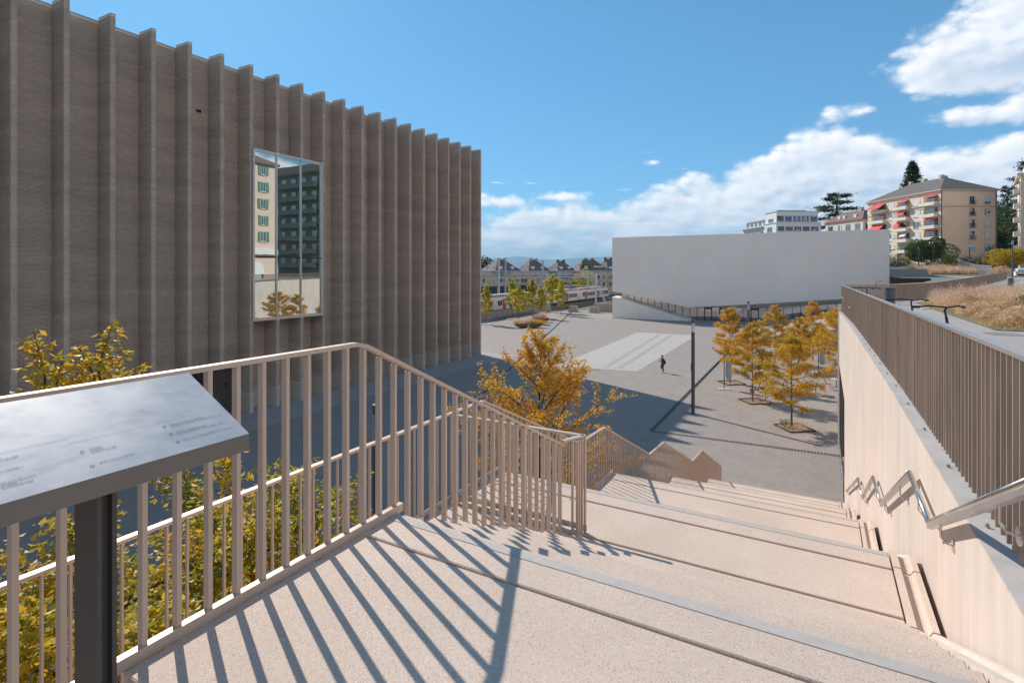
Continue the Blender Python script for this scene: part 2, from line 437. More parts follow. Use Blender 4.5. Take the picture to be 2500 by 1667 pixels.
# ------------------------------------------------------------------ object helpers
def setp(o, label=None, cat=None, group=None, kind=None):
    if label: o['label'] = label
    if cat: o['category'] = cat
    if group: o['group'] = group
    if kind: o['kind'] = kind
    return o
BASE = {}
def mkobj(name, data, parent=None, loc=None, rot=None, world=True, scale=None):
    o = bpy.data.objects.new(name, data); COL.objects.link(o)
    if parent is not None:
        o.parent = parent
        if world and parent.name in BASE:
            o.matrix_parent_inverse = Matrix.Translation(-Vector(BASE[parent.name]))
    if loc is not None: o.location = loc
    if rot is not None: o.rotation_euler = rot
    if scale is not None: o.scale = scale
    return o
def thing(name, label, cat, loc=(0, 0, 0), group=None, rotz=0, kind=None):
    o = bpy.data.objects.new(name, None); COL.objects.link(o)
    o.location = loc; o.rotation_euler = (0, 0, rotz); o.empty_display_size = 0.3
    if abs(rotz) < 1e-9: BASE[o.name] = tuple(loc)
    return setp(o, label, cat, group, kind)
def copy_tree(o, loc, rotz=None, label=None, group=None, scale=None, kids=None):
    r = o.copy(); COL.objects.link(r); r.location = loc
    if rotz is not None: r.rotation_euler = (0, 0, rotz)
    if scale is not None: r.scale = (scale,) * 3 if isinstance(scale, (int, float)) else scale
    if label: r['label'] = label
    if group: r['group'] = group
    for ch in list(o.children):
        c = ch.copy(); COL.objects.link(c); c.parent = r; c.matrix_parent_inverse = ch.matrix_parent_inverse.copy()
        for g in list(ch.children):
            d = g.copy(); COL.objects.link(d); d.parent = c; d.matrix_parent_inverse = g.matrix_parent_inverse.copy()
    return r

class MB:
    def __init__(s): s.v = []; s.f = []
    def add(s, vs, fs):
        k = len(s.v); s.v.extend(vs); s.f.extend([tuple(i + k for i in f) for f in fs]); return s
    def box(s, x0, x1, y0, y1, z0, z1):
        vs = [(x0, y0, z0), (x1, y0, z0), (x1, y1, z0), (x0, y1, z0), (x0, y0, z1), (x1, y0, z1), (x1, y1, z1), (x0, y1, z1)]
        return s.add(vs, [(0, 3, 2, 1), (4, 5, 6, 7), (0, 1, 5, 4), (1, 2, 6, 5), (2, 3, 7, 6), (3, 0, 4, 7)])
    def prism(s, poly, axis, a, b):
        """poly of 2D points extruded along axis between a and b"""
        n = len(poly)
        def P(p, t):
            return (t, p[0], p[1]) if axis == 'x' else ((p[0], t, p[1]) if axis == 'y' else (p[0], p[1], t))
        vs = [P(p, a) for p in poly] + [P(p, b) for p in poly]
        return s.add(vs, [tuple(range(n))[::-1], tuple(range(n, 2 * n))] + [(i, (i + 1) % n, n + (i + 1) % n, n + i) for i in range(n)])
    def obox(s, p, q, w, h, up=(0, 0, 1)):
        """box along p->q, w sideways, h along up"""
        p = Vector(p); q = Vector(q); d = (q - p).normalized(); upv = Vector(up)
        sd = d.cross(upv)
        if sd.length < 1e-5: sd = d.cross(Vector((1, 0, 0)))
        sd.normalize(); u2 = sd.cross(d).normalized()
        a, b = sd * w / 2, u2 * h / 2
        vs = [tuple(c + i * a + j * b) for c in (p, q) for i, j in ((-1, -1), (1, -1), (1, 1), (-1, 1))]
        return s.add(vs, [(0, 3, 2, 1), (4, 5, 6, 7), (0, 1, 5, 4), (1, 2, 6, 5), (2, 3, 7, 6), (3, 0, 4, 7)])
    def tube(s, pts, rad, n=6, cap=True):
        pts = [Vector(p) for p in pts]
        if not isinstance(rad, (list, tuple)): rad = [rad] * len(pts)
        k = len(s.v); prev = None
        for i, p in enumerate(pts):
            d = (pts[min(i + 1, len(pts) - 1)] - pts[max(i - 1, 0)])
            if d.length < 1e-9: d = Vector((0, 0, 1))
            d.normalize()
            if prev is None:
                a = d.orthogonal().normalized()
            else:
                a = (prev - d * prev.dot(d))
                a = a.normalized() if a.length > 1e-6 else d.orthogonal().normalized()
            prev = a; b = d.cross(a)
            for j in range(n):
                t = 2 * math.pi * j / n
                s.v.append(tuple(p + (a * math.cos(t) + b * math.sin(t)) * rad[i]))
        for i in range(len(pts) - 1):
            for j in range(n):
                s.f.append((k + i * n + j, k + i * n + (j + 1) % n, k + (i + 1) * n + (j + 1) % n, k + (i + 1) * n + j))
        if cap:
            s.f.append(tuple(k + j for j in range(n))[::-1]); e = k + (len(pts) - 1) * n
            s.f.append(tuple(e + j for j in range(n)))
        return s
    def lathe(s, prof, n=16, c=(0, 0, 0)):
        k = len(s.v); m = len(prof)
        for r, z in prof:
            for j in range(n):
                t = 2 * math.pi * j / n; s.v.append((c[0] + r * math.cos(t), c[1] + r * math.sin(t), c[2] + z))
        for i in range(m - 1):
            for j in range(n):
                s.f.append((k + i * n + j, k + i * n + (j + 1) % n, k + (i + 1) * n + (j + 1) % n, k + (i + 1) * n + j))
        s.f.append(tuple(k + j for j in range(n))[::-1]); s.f.append(tuple(k + (m - 1) * n + j for j in range(n)))
        return s
    def mesh(s, name, mat, smooth=False):
        me = bpy.data.meshes.new(name); me.from_pydata(s.v, [], s.f)
        if mat: me.materials.append(MATS[mat])
        if smooth: me.polygons.foreach_set('use_smooth', [True] * len(me.polygons))
        me.update(); return me
    def build(s, name, mat, parent=None, smooth=False, **kw):
        return mkobj(name, s.mesh(name, mat, smooth), parent, **kw)

def np_quads(name, V, mat, nq=4):
    """V: (N*4,3) separate quads"""
    n = len(V) // nq
    me = bpy.data.meshes.new(name)
    me.vertices.add(n * nq); me.vertices.foreach_set('co', V.astype(np.float32).ravel())
    me.loops.add(n * nq); me.loops.foreach_set('vertex_index', np.arange(n * nq, dtype=np.int32))
    me.polygons.add(n); me.polygons.foreach_set('loop_start', np.arange(0, n * nq, nq, dtype=np.int32))
    me.update(calc_edges=True)
    me.materials.append(MATS[mat])
    return me
def np_mesh(name, V, F, mat):
    n, q = F.shape
    me = bpy.data.meshes.new(name)
    me.vertices.add(len(V)); me.vertices.foreach_set('co', V.astype(np.float32).ravel())
    me.loops.add(n * q); me.loops.foreach_set('vertex_index', F.astype(np.int32).ravel())
    me.polygons.add(n); me.polygons.foreach_set('loop_start', np.arange(0, n * q, q, dtype=np.int32))
    me.update(calc_edges=True)
    me.materials.append(MATS[mat])
    return me
def bricks_mesh(name, B, face, mat='brick'):
    """B: (n,6) x0,x1,y0,y1,z0,z1 ; five visible sides (the side 'face' points away is left out)"""
    B = np.asarray(B, dtype=np.float64)
    n = len(B)
    idx = np.array([[0, 2, 4], [1, 2, 4], [1, 3, 4], [0, 3, 4], [0, 2, 5], [1, 2, 5], [1, 3, 5], [0, 3, 5]])
    V = B[:, idx].reshape(n * 8, 3)
    faces = {'z-': (0, 3, 2, 1), 'z+': (4, 5, 6, 7), 'y-': (0, 1, 5, 4), 'x+': (1, 2, 6, 5), 'y+': (2, 3, 7, 6), 'x-': (3, 0, 4, 7)}
    opp = {'x+': 'x-', 'y-': 'y+', 'x-': 'x+', 'y+': 'y-'}[face]
    fl = np.array([f for k, f in faces.items() if k != opp])
    F = (fl[None] + (np.arange(n) * 8)[:, None, None]).reshape(-1, 4)
    return np_mesh(name, V, F, mat)

# ================================================================== SETTING: ground
def dcam(x, y): return -SN * x + CS * y
def sheet(name, pts, z, mat, thick=0.0, kind='structure'):
    m = MB()
    if thick:
        m.prism(pts, 'z', z - thick, z)
    else:
        m.add([(x, y, z) for x, y in pts], [tuple(range(len(pts)))])
    o = m.build(name, mat); return setp(o, kind=kind)
def interp(x, xs, ys): return float(np.interp(x, xs, ys))

# one big sheet to the horizon, finely divided near the square
def land(x, y):
    r = math.hypot(x, y)
    return -0.02 if r < 600 else -0.02 - (r - 600) * 0.02 if r < 3000 else -48
vs, fs = [], []
rad = [0, 30, 80, 160, 300, 600, 1200, 3000, 8000, 26000]; NS = 48
for r in rad:
    for j in range(NS):
        t = 2 * math.pi * j / NS; x, y = r * math.cos(t), r * math.sin(t); vs.append((x, y, land(x, y)))
for i in range(len(rad) - 1):
    for j in range(NS):
        a = i * NS + j; b = i * NS + (j + 1) % NS
        fs.append((a, b, b + NS, a + NS))
setp(MB().add(vs, fs).build('terrain', 'earth'), kind='structure')
sheet('square', [(-58, -45), (1.4, -45), (13, -20), (60, 20), (60, 130), (12, 111), (12, 185), (-36, 185), (-36, 128), (-58, 128)], 0.0, 'plaza')
# pavement beside the museum and lighter panels
sheet('pavement', [(-36.5, -45), (-30.6, -45), (-30.6, 56.5), (-36.5, 56.5)], 0.006, 'path_grey')
sheet('paving_slab', [gnd(1555.5, 811.5)[:2], gnd(1702, 819)[:2], gnd(1555, 907.5)[:2], gnd(1360, 893)[:2]], 0.012, 'plaza_white')
for k, ((a, b), (c, d)) in enumerate((((1610, 817), (1478, 897)), ((1638, 818.5), (1512, 899.5)))):
    p = gnd(a, b); q = gnd(c, d)
    MB_ = MB().obox((p[0], p[1], 0.014), (q[0], q[1], 0.014), 0.55, 0.012)
    setp(MB_.build('rail_inlay', 'path_grey'), kind='structure')
# drains
def drain(p, q, w=0.32):
    o = MB(); P = Vector((p[0], p[1], 0)); Q = Vector((q[0], q[1], 0)); L = (Q - P).length; d = (Q - P) / L
    o.obox(P + Vector((0, 0, .008)), Q + Vector((0, 0, .008)), w, 0.01)
    e = setp(o.build('drain_channel', 'dark_concrete'), kind='structure')
    g = MB(); n = int(L / 0.16)
    s = Vector((-d.y, d.x, 0))
    for i in range(n):
        c = P + d * (i + .5) * L / n + Vector((0, 0, .02))
        g.obox(c - s * w * .42, c + s * w * .42, 0.07, 0.014)
    x = g.build('grate', 'dark_metal', e); setp(x, kind='stuff')
drain(gnd(1590, 1052), gnd(1800, 838)); drain(gnd(1590, 1052), gnd(2052, 1113))
drain(gnd(1395, 762), gnd(1180, 960), 0.25)
for (u, v, lab_) in ((1422, 920, 'round grey manhole cover in the shadow edge behind the big orange tree'), (1455, 903, 'round grey manhole cover just before the pale paving slab'), (1228, 985, 'round grey manhole cover in the deep shade near the museum')):
    p = gnd(u, v); setp(MB().lathe([(.38, 0), (.38, .02), (.30, .022)], 20, (p[0], p[1], 0.004)).build('manhole_cover', 'dark_concrete'), lab_, 'manhole cover', 'manhole covers in the square')
# ramp rising to the right before the concrete museum
rx0, rx1 = -8.0, 11.5
rp = [(-9.0, 0.0), (5.0, 2.75), (11.9, 3.6), (11.9, 0.0)]
setp(MB().prism([(x, z + 0.02) for x, z in rp], 'y', 82, 114.5).build('ramp', 'ramp_grey'), kind='structure')

# terrace on the right, rising into the hill
PL = [(1.58, 35.3), (4.58, 39.1), (7.6, 46.9), (13.2, 64.0), (19.1, 82.4), (23.4, 96.1)]
def xleft(y):
    if y < 35.45: return 1.05 + y * .0183
    if y < 96.1: return interp(y, [p[1] for p in PL], [p[0] for p in PL])
    if y < 104: return interp(y, [96.1, 104], [23.4, 12.6])
    return 12.6 if y < 185 else interp(y, [185, 420], [12.6, -10])
def tz(x, y):
    d = dcam(x, y)
    z = interp(d, [0, 40, 75, 95, 110, 137, 170, 260, 400], [8.15, 8.15, 8.85, 8.9, 9.2, 11.0, 14.5, 24, 34]) + interp(y, [0, 33], [.35, 0])
    if x > 45: z += min((x - 45) * 0.05, 8)
    return z
ys = list(np.linspace(-8, 35.4, 12)) + list(np.linspace(37, 104, 24)) + list(np.linspace(108, 240, 34)) + list(np.linspace(250, 460, 12))
NX = 36; vs = []; fs = []
for y in ys:
    xl = xleft(y)
    for i in range(NX):
        t = i / (NX - 1); x = xl + (300 - xl) * t ** 2.2
        vs.append((x, y, tz(x, y)))
for a in range(len(ys) - 1):
    for i in range(NX - 1):
        k = a * NX + i; fs.append((k, k + 1, k + NX + 1, k + NX))
setp(MB().add(vs, fs).build('terrace', 'path_grey'), kind='structure')
def blanket(name, pts_uvd, mat, dz=0.03):
    """strip of ground laid 3 cm over the terrace; corners given on the ground"""
    m = MB(); n = 14; a, b, c, d = [Vector(p) for p in pts_uvd]; vs = []; fs = []
    for i in range(n + 1):
        for j in range(n + 1):
            s, t = i / n, j / n
            p = (a * (1 - s) + b * s) * (1 - t) + (d * (1 - s) + c * s) * t
            vs.append((p.x, p.y, tz(p.x, p.y) + dz))
    for i in range(n):
        for j in range(n):
            k = i * (n + 1) + j; fs.append((k, k + n + 1, k + n + 2, k + 1))
    return setp(m.add(vs, fs).build(name, mat), kind='structure')
def LD(l, d): return (-SN * d + CS * l, CS * d + SN * l)
blanket('hill_ground', [(13, 128), (300, 128), (300, 440), (13, 440)], 'earth')
blanket('lawn', [LD(80, 104), LD(93, 104), LD(101, 119), LD(82, 119)], 'lawn', 0.05)

# distant blue hills beyond the lake
def hills(name, D, prof, thick):
    m = MB(); vs = []
    for u, v in prof:
        p = atd(u, 661, D); q = atd(u, 661, D * 1.25); h = (661 - v) / 1320 * D
        vs += [(p[0] , p[1], -60), (p[0] * 1.06, p[1] * 1.06, 10 + h * 0.45), (p[0] * 1.15, p[1] * 1.15, 10 + h * 1.15), (p[0] * 1.5, p[1] * 1.5, -60)]
    fs = []
    for i in range(len(prof) - 1):
        for j in range(3):
            k = i * 4 + j; fs.append((k, k + 4, k + 5, k + 1))
    return setp(m.add(vs, fs).build(name, 'mountain', smooth=True), kind='structure')
rr = random.Random(3)
prof = []
for u in range(600, 2700, 18):
    b = interp(u, [600, 1100, 1175, 1230, 1255, 1290, 1330, 1360, 1420, 1494, 1600, 1900, 2300, 2700], [640, 640, 633, 629, 626, 628, 634, 634, 629, 626, 622, 628, 632, 640])
    prof.append((u, b + rr.uniform(-.8, .8)))
hills('mountain_ridge', 21000, prof, 0)

# ================================================================== BRICK MUSEUM
XF, XW, FW, PITCH = -34.4, -35.75, 0.24, 2.163
FY = [54.95 - PITCH * i for i in range(23)]          # far edge (y) of every fin, furthest first
ZT = 24.43
museum = thing('museum_building', 'long grey brick museum with tall thin vertical fins and one big window', 'building', (XW, 20, 0))
MB().box(-62, XW, -60, 54.9, 0, 24.2).build('wall', 'mortar', museum)
MB().box(-61.7, XW - .02, -60.2, 54.86, 24.2, 24.34).build('coping', 'plinth', museum)
CH = 0.0667
def col_bricks(axis, fixed, a, b, z0, z1, out, half, seed):
    """brick courses on a face. axis 'y': face x=fixed running in y ; axis 'x': face y=fixed running in x"""
    r = random.Random(seed); res = []
    k0 = int(math.ceil(z0 / CH)); k1 = int(z1 / CH)
    for k in range(k0, k1):
        off = (k % 2) * 0.125
        p = a - off
        while p < b - 0.02:
            s, e = max(p + 0.005, a + .002), min(p + 0.245, b - .002)
            if e - s > 0.03:
                pr = out + r.uniform(0, 0.004)
                if axis == 'y': res.append((fixed - 0.02, fixed + pr, s, e, k * CH + .008, (k + 1) * CH - .008))
                else: res.append((s, e, fixed - pr, fixed + 0.02, k * CH + .008, (k + 1) * CH - .008))
            p += 0.25
    return res
# shared meshes, in local coordinates of one bay (origin: x=XW, y=far edge of the fin)
PLZ = 1.36
def fin_meshes(z0, z1, tag):
    dx = XF - XW
    B1 = col_bricks('y', dx, -FW, 0.0, z0, z1, 0.012, 0, 1)
    B2 = col_bricks('x', -FW, 0.0, dx, z0, z1, 0.012, 0, 2)
    return bricks_mesh('fin_front_brickwork', B1, 'x+'), bricks_mesh('fin_side_brickwork', B2, 'y-')
def panel_mesh(zs, y0, y1, seed=3):
    B = []
    for z0, z1 in zs: B += col_bricks('y', 0.0, y0, y1, z0, z1, 0.012, 0, seed)
    return bricks_mesh('wall_brickwork', B, 'x+')
finF_full, finS_full = fin_meshes(PLZ, ZT - .05, 'full')
finF_top, finS_top = fin_meshes(18.72, ZT - .05, 'top')
finF_low, finS_low = fin_meshes(PLZ, 6.40, 'low')
panel_full = panel_mesh([(PLZ, 24.2)], 0.0, PITCH - FW)
panel_split = panel_mesh([(PLZ, 6.40), (18.72, 24.2)], 0.0, PITCH - FW)
panel_door = panel_mesh([(3.55, 24.2)], 0.0, PITCH - FW)
finF_door, finS_door = fin_meshes(3.75, ZT - .05, 'door')
def stf(name, me, par, loc): return setp(mkobj(name, me, par, loc=loc), kind='stuff')
def fin(y, z0, z1, meF, meS, plinth=True):
    o = MB().box(XW, XF, y - FW, y, z0, z1).build('fin', 'mortar', museum)
    stf('front_brickwork', meF, o, (XW, y, 0)); stf('side_brickwork', meS, o, (XW, y, 0))
    if z1 > 20: MB().box(XW + .01, XF + .025, y - FW - .02, y + .02, z1, z1 + .05).build('coping', 'plinth', o)
    if plinth: MB().box(XW + .005, XF + .016, y - FW - .016, y + .012, 0, PLZ).build('plinth', 'plinth', o)
pick = []
for i, y in enumerate(FY):
    if abs(y - 26.83) < 0.6 or abs(y - 28.99) < 0.6:          # the two fins cut by the window
        fin(y, 18.66, ZT, finF_top, finS_top, False); fin(y, 0, 6.44, finF_low, finS_low)
    elif abs(y - 22.5) < 0.6:
        fin(y, 3.75, ZT, finF_door, finS_door, False)
    elif i == 20:                                             # nearest fin: its front bricks are laid one by one
        o = MB().box(XW, XF, y - FW, y, 0, ZT).build('fin', 'mortar', museum)
        stf('side_brickwork', finS_full, o, (XW, y, 0))
        MB().box(XW + .01, XF + .025, y - FW - .02, y + .02, ZT, ZT + .05).build('coping', 'plinth', o)
        B = col_bricks('y', XF - XW, -FW, 0.0, PLZ, ZT - .05, 0.012, 0, 1)
        near = [b for b in B if 7.9 < b[4] < 17.2]; rest = [b for b in B if not 7.9 < b[4] < 17.2]
        stf('front_brickwork', bricks_mesh('front_brickwork', rest, 'x+'), o, (XW, y, 0))
        cache = {}
        for b in near[:290]:
            key = (round(b[3] - b[2], 3),)
            if key not in cache:
                cache[key] = bricks_mesh('brick', [(-.02, .013, -(b[3] - b[2]) / 2, (b[3] - b[2]) / 2, -.0255, .0255)], 'x+')
            mkobj('brick', cache[key], museum, loc=(XW + XF - XW, y + (b[2] + b[3]) / 2, (b[4] + b[5]) / 2))
        MB().box(XW + .005, XF + .016, y - FW - .016, y + .012, 0, PLZ).build('plinth', 'plinth', o)
    else:
        fin(y, 0, ZT, finF_full, finS_full)
for i, y in enumerate(FY[:-1]):
    y0 = y - PITCH                                            # wall bay between fin i+1 (near) and fin i
    door = 20.0 < y0 < 24.0 
    win = 24.3 < y0 < 30.0
    me = panel_door if door else (panel_split if win else panel_full)
    stf('wall_brickwork', me, museum, (XW, y0, 0))
    if not door: MB().box(XW - .02, XW + .05, y0 + .002, y - FW - .002, 0, PLZ).build('plinth', 'plinth', museum)
# beyond the frame on the left: plain brick screen wall
for k in range(1, 30):
    y = FY[-1] - PITCH * k
    if y > -58: MB().box(XW, XF, y - FW, y, 0, ZT).build('fin', 'mortar', museum)
# soldier course holes near the top of the nearest bays
# entrance: flat black block, the shade of the opening painted in
d0, d1 = 20.28, 24.42
MB().box(XW - .4, XW + .02, d0, d1, 0, 3.5).build('entrance_shade', 'black', museum)
MB().box(XW - .02, XF - .5, d0 - .02, d1 + .04, 3.46, 3.74).build('lintel', 'plinth', museum)
dr = MB().box(XW + .02, XW + .06, 22.6, 24.3, 0, 3.4).build('door', 'post_metal', museum)
MB().box(XW + .06, XW + .10, 22.8, 22.84, 1.0, 1.5).build('handle', 'steel', dr)
MB().box(XW + .06, XW + .09, 23.4, 23.6, 1.9, 2.2).build('keypad', 'black', dr)
# the big window
wy0, wy1, wz0, wz1 = 24.64, 30.73, 6.52, 18.56
wn = MB()
wx = XF + 0.02
for a in (wy0, wy1): wn.box(XW, wx + .12, a - .07, a + .07, wz0 - .08, wz1 + .08)
for a in (wz0, wz1): wn.box(XW + .001, wx + .10, wy0 + .07, wy1 - .07, a - .10, a + .10)
window = wn.build('window', 'fence_cap', museum)
mu = [26.53, 28.71]; tr = 11.0
for a in mu: MB().box(wx - .1, wx + .09, a - .045, a + .045, wz0 + .1, wz1 - .1).build('mullion', 'fence_cap', window)
edges = [wy0 + .07] + mu + [wy1 - .07]
for i in range(3):
    a, b = edges[i] + (.045 if i else 0), edges[i + 1] - (.045 if i < 2 else 0)
    MB().box(wx - .05, wx + .05, a, b, tr - .05, tr + .05).build('transom', 'black', window)
    MB().box(wx - .03, wx, a, b, tr + .05, wz1 - .1).build('pane', 'museum_glass', window)
    MB().box(wx - .03, wx, a, b, wz0 + .1, tr - .05).build('pane', 'museum_glass', window)
# small details on the brick wall
MB().box(XW - .02, XW + .035, 21.4, 21.75, 20.55, 20.75).build('vent', 'black', museum)
for i in (7, 8, 9, 10):
    y = FY[i + 2]; pass
for y0 in [FY[i] for i in (11, 10, 9)]:
    s = MB().box(XW + .0, XW + .07, y0 + .25, y0 + 1.3, 1.45, 3.7).build('slit_window', 'window_glass', museum)
    MB().box(XW + .07, XW + .1, y0 + .2, y0 + .25, 1.4, 3.75).box(XW + .07, XW + .1, y0 + 1.3, y0 + 1.35, 1.4, 3.75).build('frame', 'black', s)
for y0 in [FY[i] for i in (9, 8, 7)]:                 # tall recessed side slots halfway up
    MB().box(XW + .02, XF - .42, y0 + .01, y0 + .52, 12.4, 24.1).build('brick_infill', 'mortar', museum)
    B = col_bricks('y', XF - .42 - XW, 0.01, 0.52, 12.4, 24.1, 0.012, 0, 5)
    stf('infill_brickwork', bricks_mesh('infill_brickwork', B, 'x+'), museum, (XW, y0, 0))

# ================================================================== CONCRETE MUSEUM
PY = 110.85
pe = thing('concrete_museum', 'pale windowless concrete cube museum split by a low zigzag band of glass', 'building', (-12, 140, 0))
def P2(u, v, y=PY):
    p = ony(u, v, y); return (p[0], p[2])
ZP = 17.02
BL = P2(1494.6, 711); BM = P2(1680, 750); B3 = P2(1850, 742); BR = P2(2054, 730)
slope = (BR[1] - B3[1]) / (BR[0] - B3[0]); xr = 11.93; BE = (xr, BR[1] + slope * (xr - BR[0]))
xl = -36.6
edge = [(xl, BL[1]), BM, B3, BE]
up = MB()
fr = [(xl, ZP), (xl, BL[1]), BM, B3, BE, (xr, ZP)]
n = len(fr)
Y1 = 168
inner = [(x, PY + 2.65, z - (0 if i == 0 else 1.0 if i > 1 else 0.15)) for i, (x, z) in enumerate(edge)]
vs = [(x, PY, z) for x, z in fr] + [(x, Y1, z) for x, z in fr] + inner
k = 2 * n
fs = [tuple(range(n)), (0, n, n + 1, 1), (n - 1, n - 2, 2 * n - 2, 2 * n - 1), (0, n - 1, 2 * n - 1, n), tuple(range(2 * n - 1, n - 1, -1))]
for i in range(3): fs.append((1 + i, k + i, k + i + 1, 2 + i))
for i in range(3): fs.append((k + i, n + 1 + i, n + 2 + i, k + i + 1))
fs += [(1, n + 1, k), (4, k + 3, n + 4)]
up.add(vs, fs).build('upper_block', 'white_concrete', pe)
# lower wedge on the left
w0 = P2(1494.6, 725); w1 = P2(1517, 729); w2 = P2(1686, 785)
lw = MB()
pts = [(xl, 0), (xl, w0[1]), (w1[0], w1[1]), (w2[0], 0.02)]
vs = [(x, PY + .02, z) for x, z in pts] + [(xl, PY + 2.7, 0), (xl, PY + 2.7, w0[1] + .15), (w1[0], PY + 2.7, w1[1] + .35), (w2[0] - .2, PY + 2.7, .45)]
lw.add(vs, [(3, 2, 1, 0), (0, 1, 5, 4), (1, 2, 6, 5), (2, 3, 7, 6), (4, 5, 6, 7), (3, 0, 4, 7)])
lw.build('lower_wedge', 'white_concrete', pe)
MB().box(xl + .1, xr - .1, PY + 3.6, Y1 - .5, 0.0, 8.0).build('interior_wall', 'dark_concrete', pe)
MB().box(w2[0] - 1, -7, PY + 1.0, PY + 3.5, 0.0, 0.12).build('threshold', 'path_grey', pe)
# glass band
gy = PY + 2.7
def topz(x): return interp(x, [e[0] for e in edge], [i[2] for i in inner]) + 0.02
def botz(x): return max(interp(x, [xl, w1[0], w2[0] - .2, -9, 5, 12], [w0[1] + .15, w1[1] + .35, .1, .1, 2.75, 3.7]), 0.0)
x = xl + 1.2; xs = []
while x < xr - .1: xs.append(x); x += 1.42
glb = MB()
for i in range(len(xs) - 1):
    a, b = xs[i], xs[i + 1]
    MB().add([(a + .03, gy, botz(a)), (b - .03, gy, botz(b)), (b - .03, gy, topz(b)), (a + .03, gy, topz(a)), (a + .03, gy + .03, botz(a)), (b - .03, gy + .03, botz(b)), (b - .03, gy + .03, topz(b)), (a + .03, gy + .03, topz(a))],
             [(0, 1, 2, 3), (7, 6, 5, 4), (0, 4, 5, 1), (3, 2, 6, 7)]).build('pane', 'shop_glass', pe)
    MB().box(a - .045, a + .045, gy - .10, gy + .08, botz(a), topz(a)).build('mullion', 'black', pe)
for a, b in ((xs[12], xs[13]), (xs[14], xs[15]), (xs[18], xs[19])):
    f = MB().box(a, b, gy - .14, gy - .11, topz(a) - .35, topz(a)).box(a, a + .12, gy - .14, gy - .11, botz(a), topz(a)).box(b - .12, b, gy - .14, gy - .11, botz(a), topz(a)).build('door', 'black', pe)
p = ony(1633, 768, PY + 1.0)
MB().box(p[0] - .35, p[0] + .35, PY + .8, PY + 1.9, p[2] - .8, p[2] + .55).build('buttress', 'low_wall', pe)
# parapet ramp on its right, seen over the terrace fence
pr = thing('ramp_parapet', 'sloping grey concrete parapet right of the pale cube museum above the fence', 'wall', (15, 115, 8))
a = atd(2172, 657, 98); b = atd(2262, 657, 98); c = atd(2274, 685, 98); d_ = atd(2172, 700, 98)
zt = a[2]
off = Vector((-SN, CS, 0)) * 5
MB().add([a, b, c, (d_[0], d_[1], 7.0)] + [tuple(Vector(q) + off) for q in (a, b, c, (d_[0], d_[1], 7.0))], [(0, 3, 2, 1), (4, 5, 6, 7), (0, 1, 5, 4), (1, 2, 6, 5), (2, 3, 7, 6), (3, 0, 4, 7)]).build('wall', 'ramp_grey', pr)
e0, e1 = Vector(atd(2174, 673.5, 97.9)), Vector(atd(2258, 677.5, 97.9)); e2, e3 = Vector(atd(2258, 700, 97.9)), Vector(atd(2174, 700, 97.9)); o2 = Vector((-SN, CS, 0)) * .3
MB().add([tuple(q) for q in (e0, e1, e2, e3)] + [tuple(q + o2) for q in (e0, e1, e2, e3)], [(0, 3, 2, 1), (4, 5, 6, 7), (0, 1, 5, 4), (1, 2, 6, 5), (2, 3, 7, 6), (3, 0, 4, 7)]).build('recess', 'low_wall', pr)
w = thing('garden_wall', 'low white wall before the beige apartment building', 'wall', (20, 130, 9))
a, b = Vector(atd(2172, 661, 116)), Vector(atd(2238, 661, 116)); a.z = b.z = 9.2
MB().obox(a, b, .3, 3.2).build('wall', 'white_paint', w)

# ================================================================== GREAT STAIR
# the stair is built square to its own axis, then turned about the origin at the end of this chapter
ALPHA = math.atan(750 / 1320) - YAW           # stair axis against the museum
ALPHAW = math.atan(757 / 1320) - YAW          # wall and fence axis
def onx_turn(u, v, x, al):
    s, c = math.sin(YAW + al), math.cos(YAW + al); r = (u - 1250) / 1320
    d = x / (-s + c * r); return (x, (c + s * r) * d, CAMH + (661 - v) / 1320 * d)
TURN = {}

XO, XI, XR_, XWALL = -3.80, -2.25, 0.58, 0.81
stair = thing('staircase', 'wide pale exposed-aggregate stair descending in flights to the square', 'staircase', (-1, 3, 8.5))
ZL = CAMH - 1.47
FL = [(2.52, 5.17, ZL, CAMH - 2.72, 8, XI), (6.35, 9.86, CAMH - 2.72, CAMH - 4.24, 10, XO), (10.93, 15.12, CAMH - 4.24, CAMH - 5.96, 11, XO),
      (15.92, 20.92, CAMH - 5.96, CAMH - 7.96, 13, XO), (21.76, 26.4, CAMH - 7.96, 0.0, 13, XO)]
def slab(x0, x1, y0, y1, zt, th, name='slab', mat='steps'):
    c = 0.006
    m = MB()
    vs = []
    for (dx, z) in ((0, zt - th), (0, zt - c), (c, zt)):
        vs += [(x0 + dx, y0 + dx, z), (x1 - dx, y0 + dx, z), (x1 - dx, y1 - dx, z), (x0 + dx, y1 - dx, z)]
    f = [(0, 3, 2, 1), (8, 9, 10, 11)]
    for r in (0, 4):
        for i in range(4): f.append((r + i, r + (i + 1) % 4, r + 4 + (i + 1) % 4, r + 4 + i))
    return m.add(vs, f).build(name, mat, stair)
slab(XI + .03, XWALL + .03, -4.0, 1.0, ZL - .03, .3)
slab(XI + .03, XWALL + .03, 1.02, 2.205, ZL, .3)
slab(XI + .03, XWALL + .03, 2.225, 2.52, ZL - .001, .3)
MB().box(XI + .03, XR_ + .02, 2.425, 2.492, ZL - .02, ZL + .0025).build('nosing_strip', 'nosing', stair)
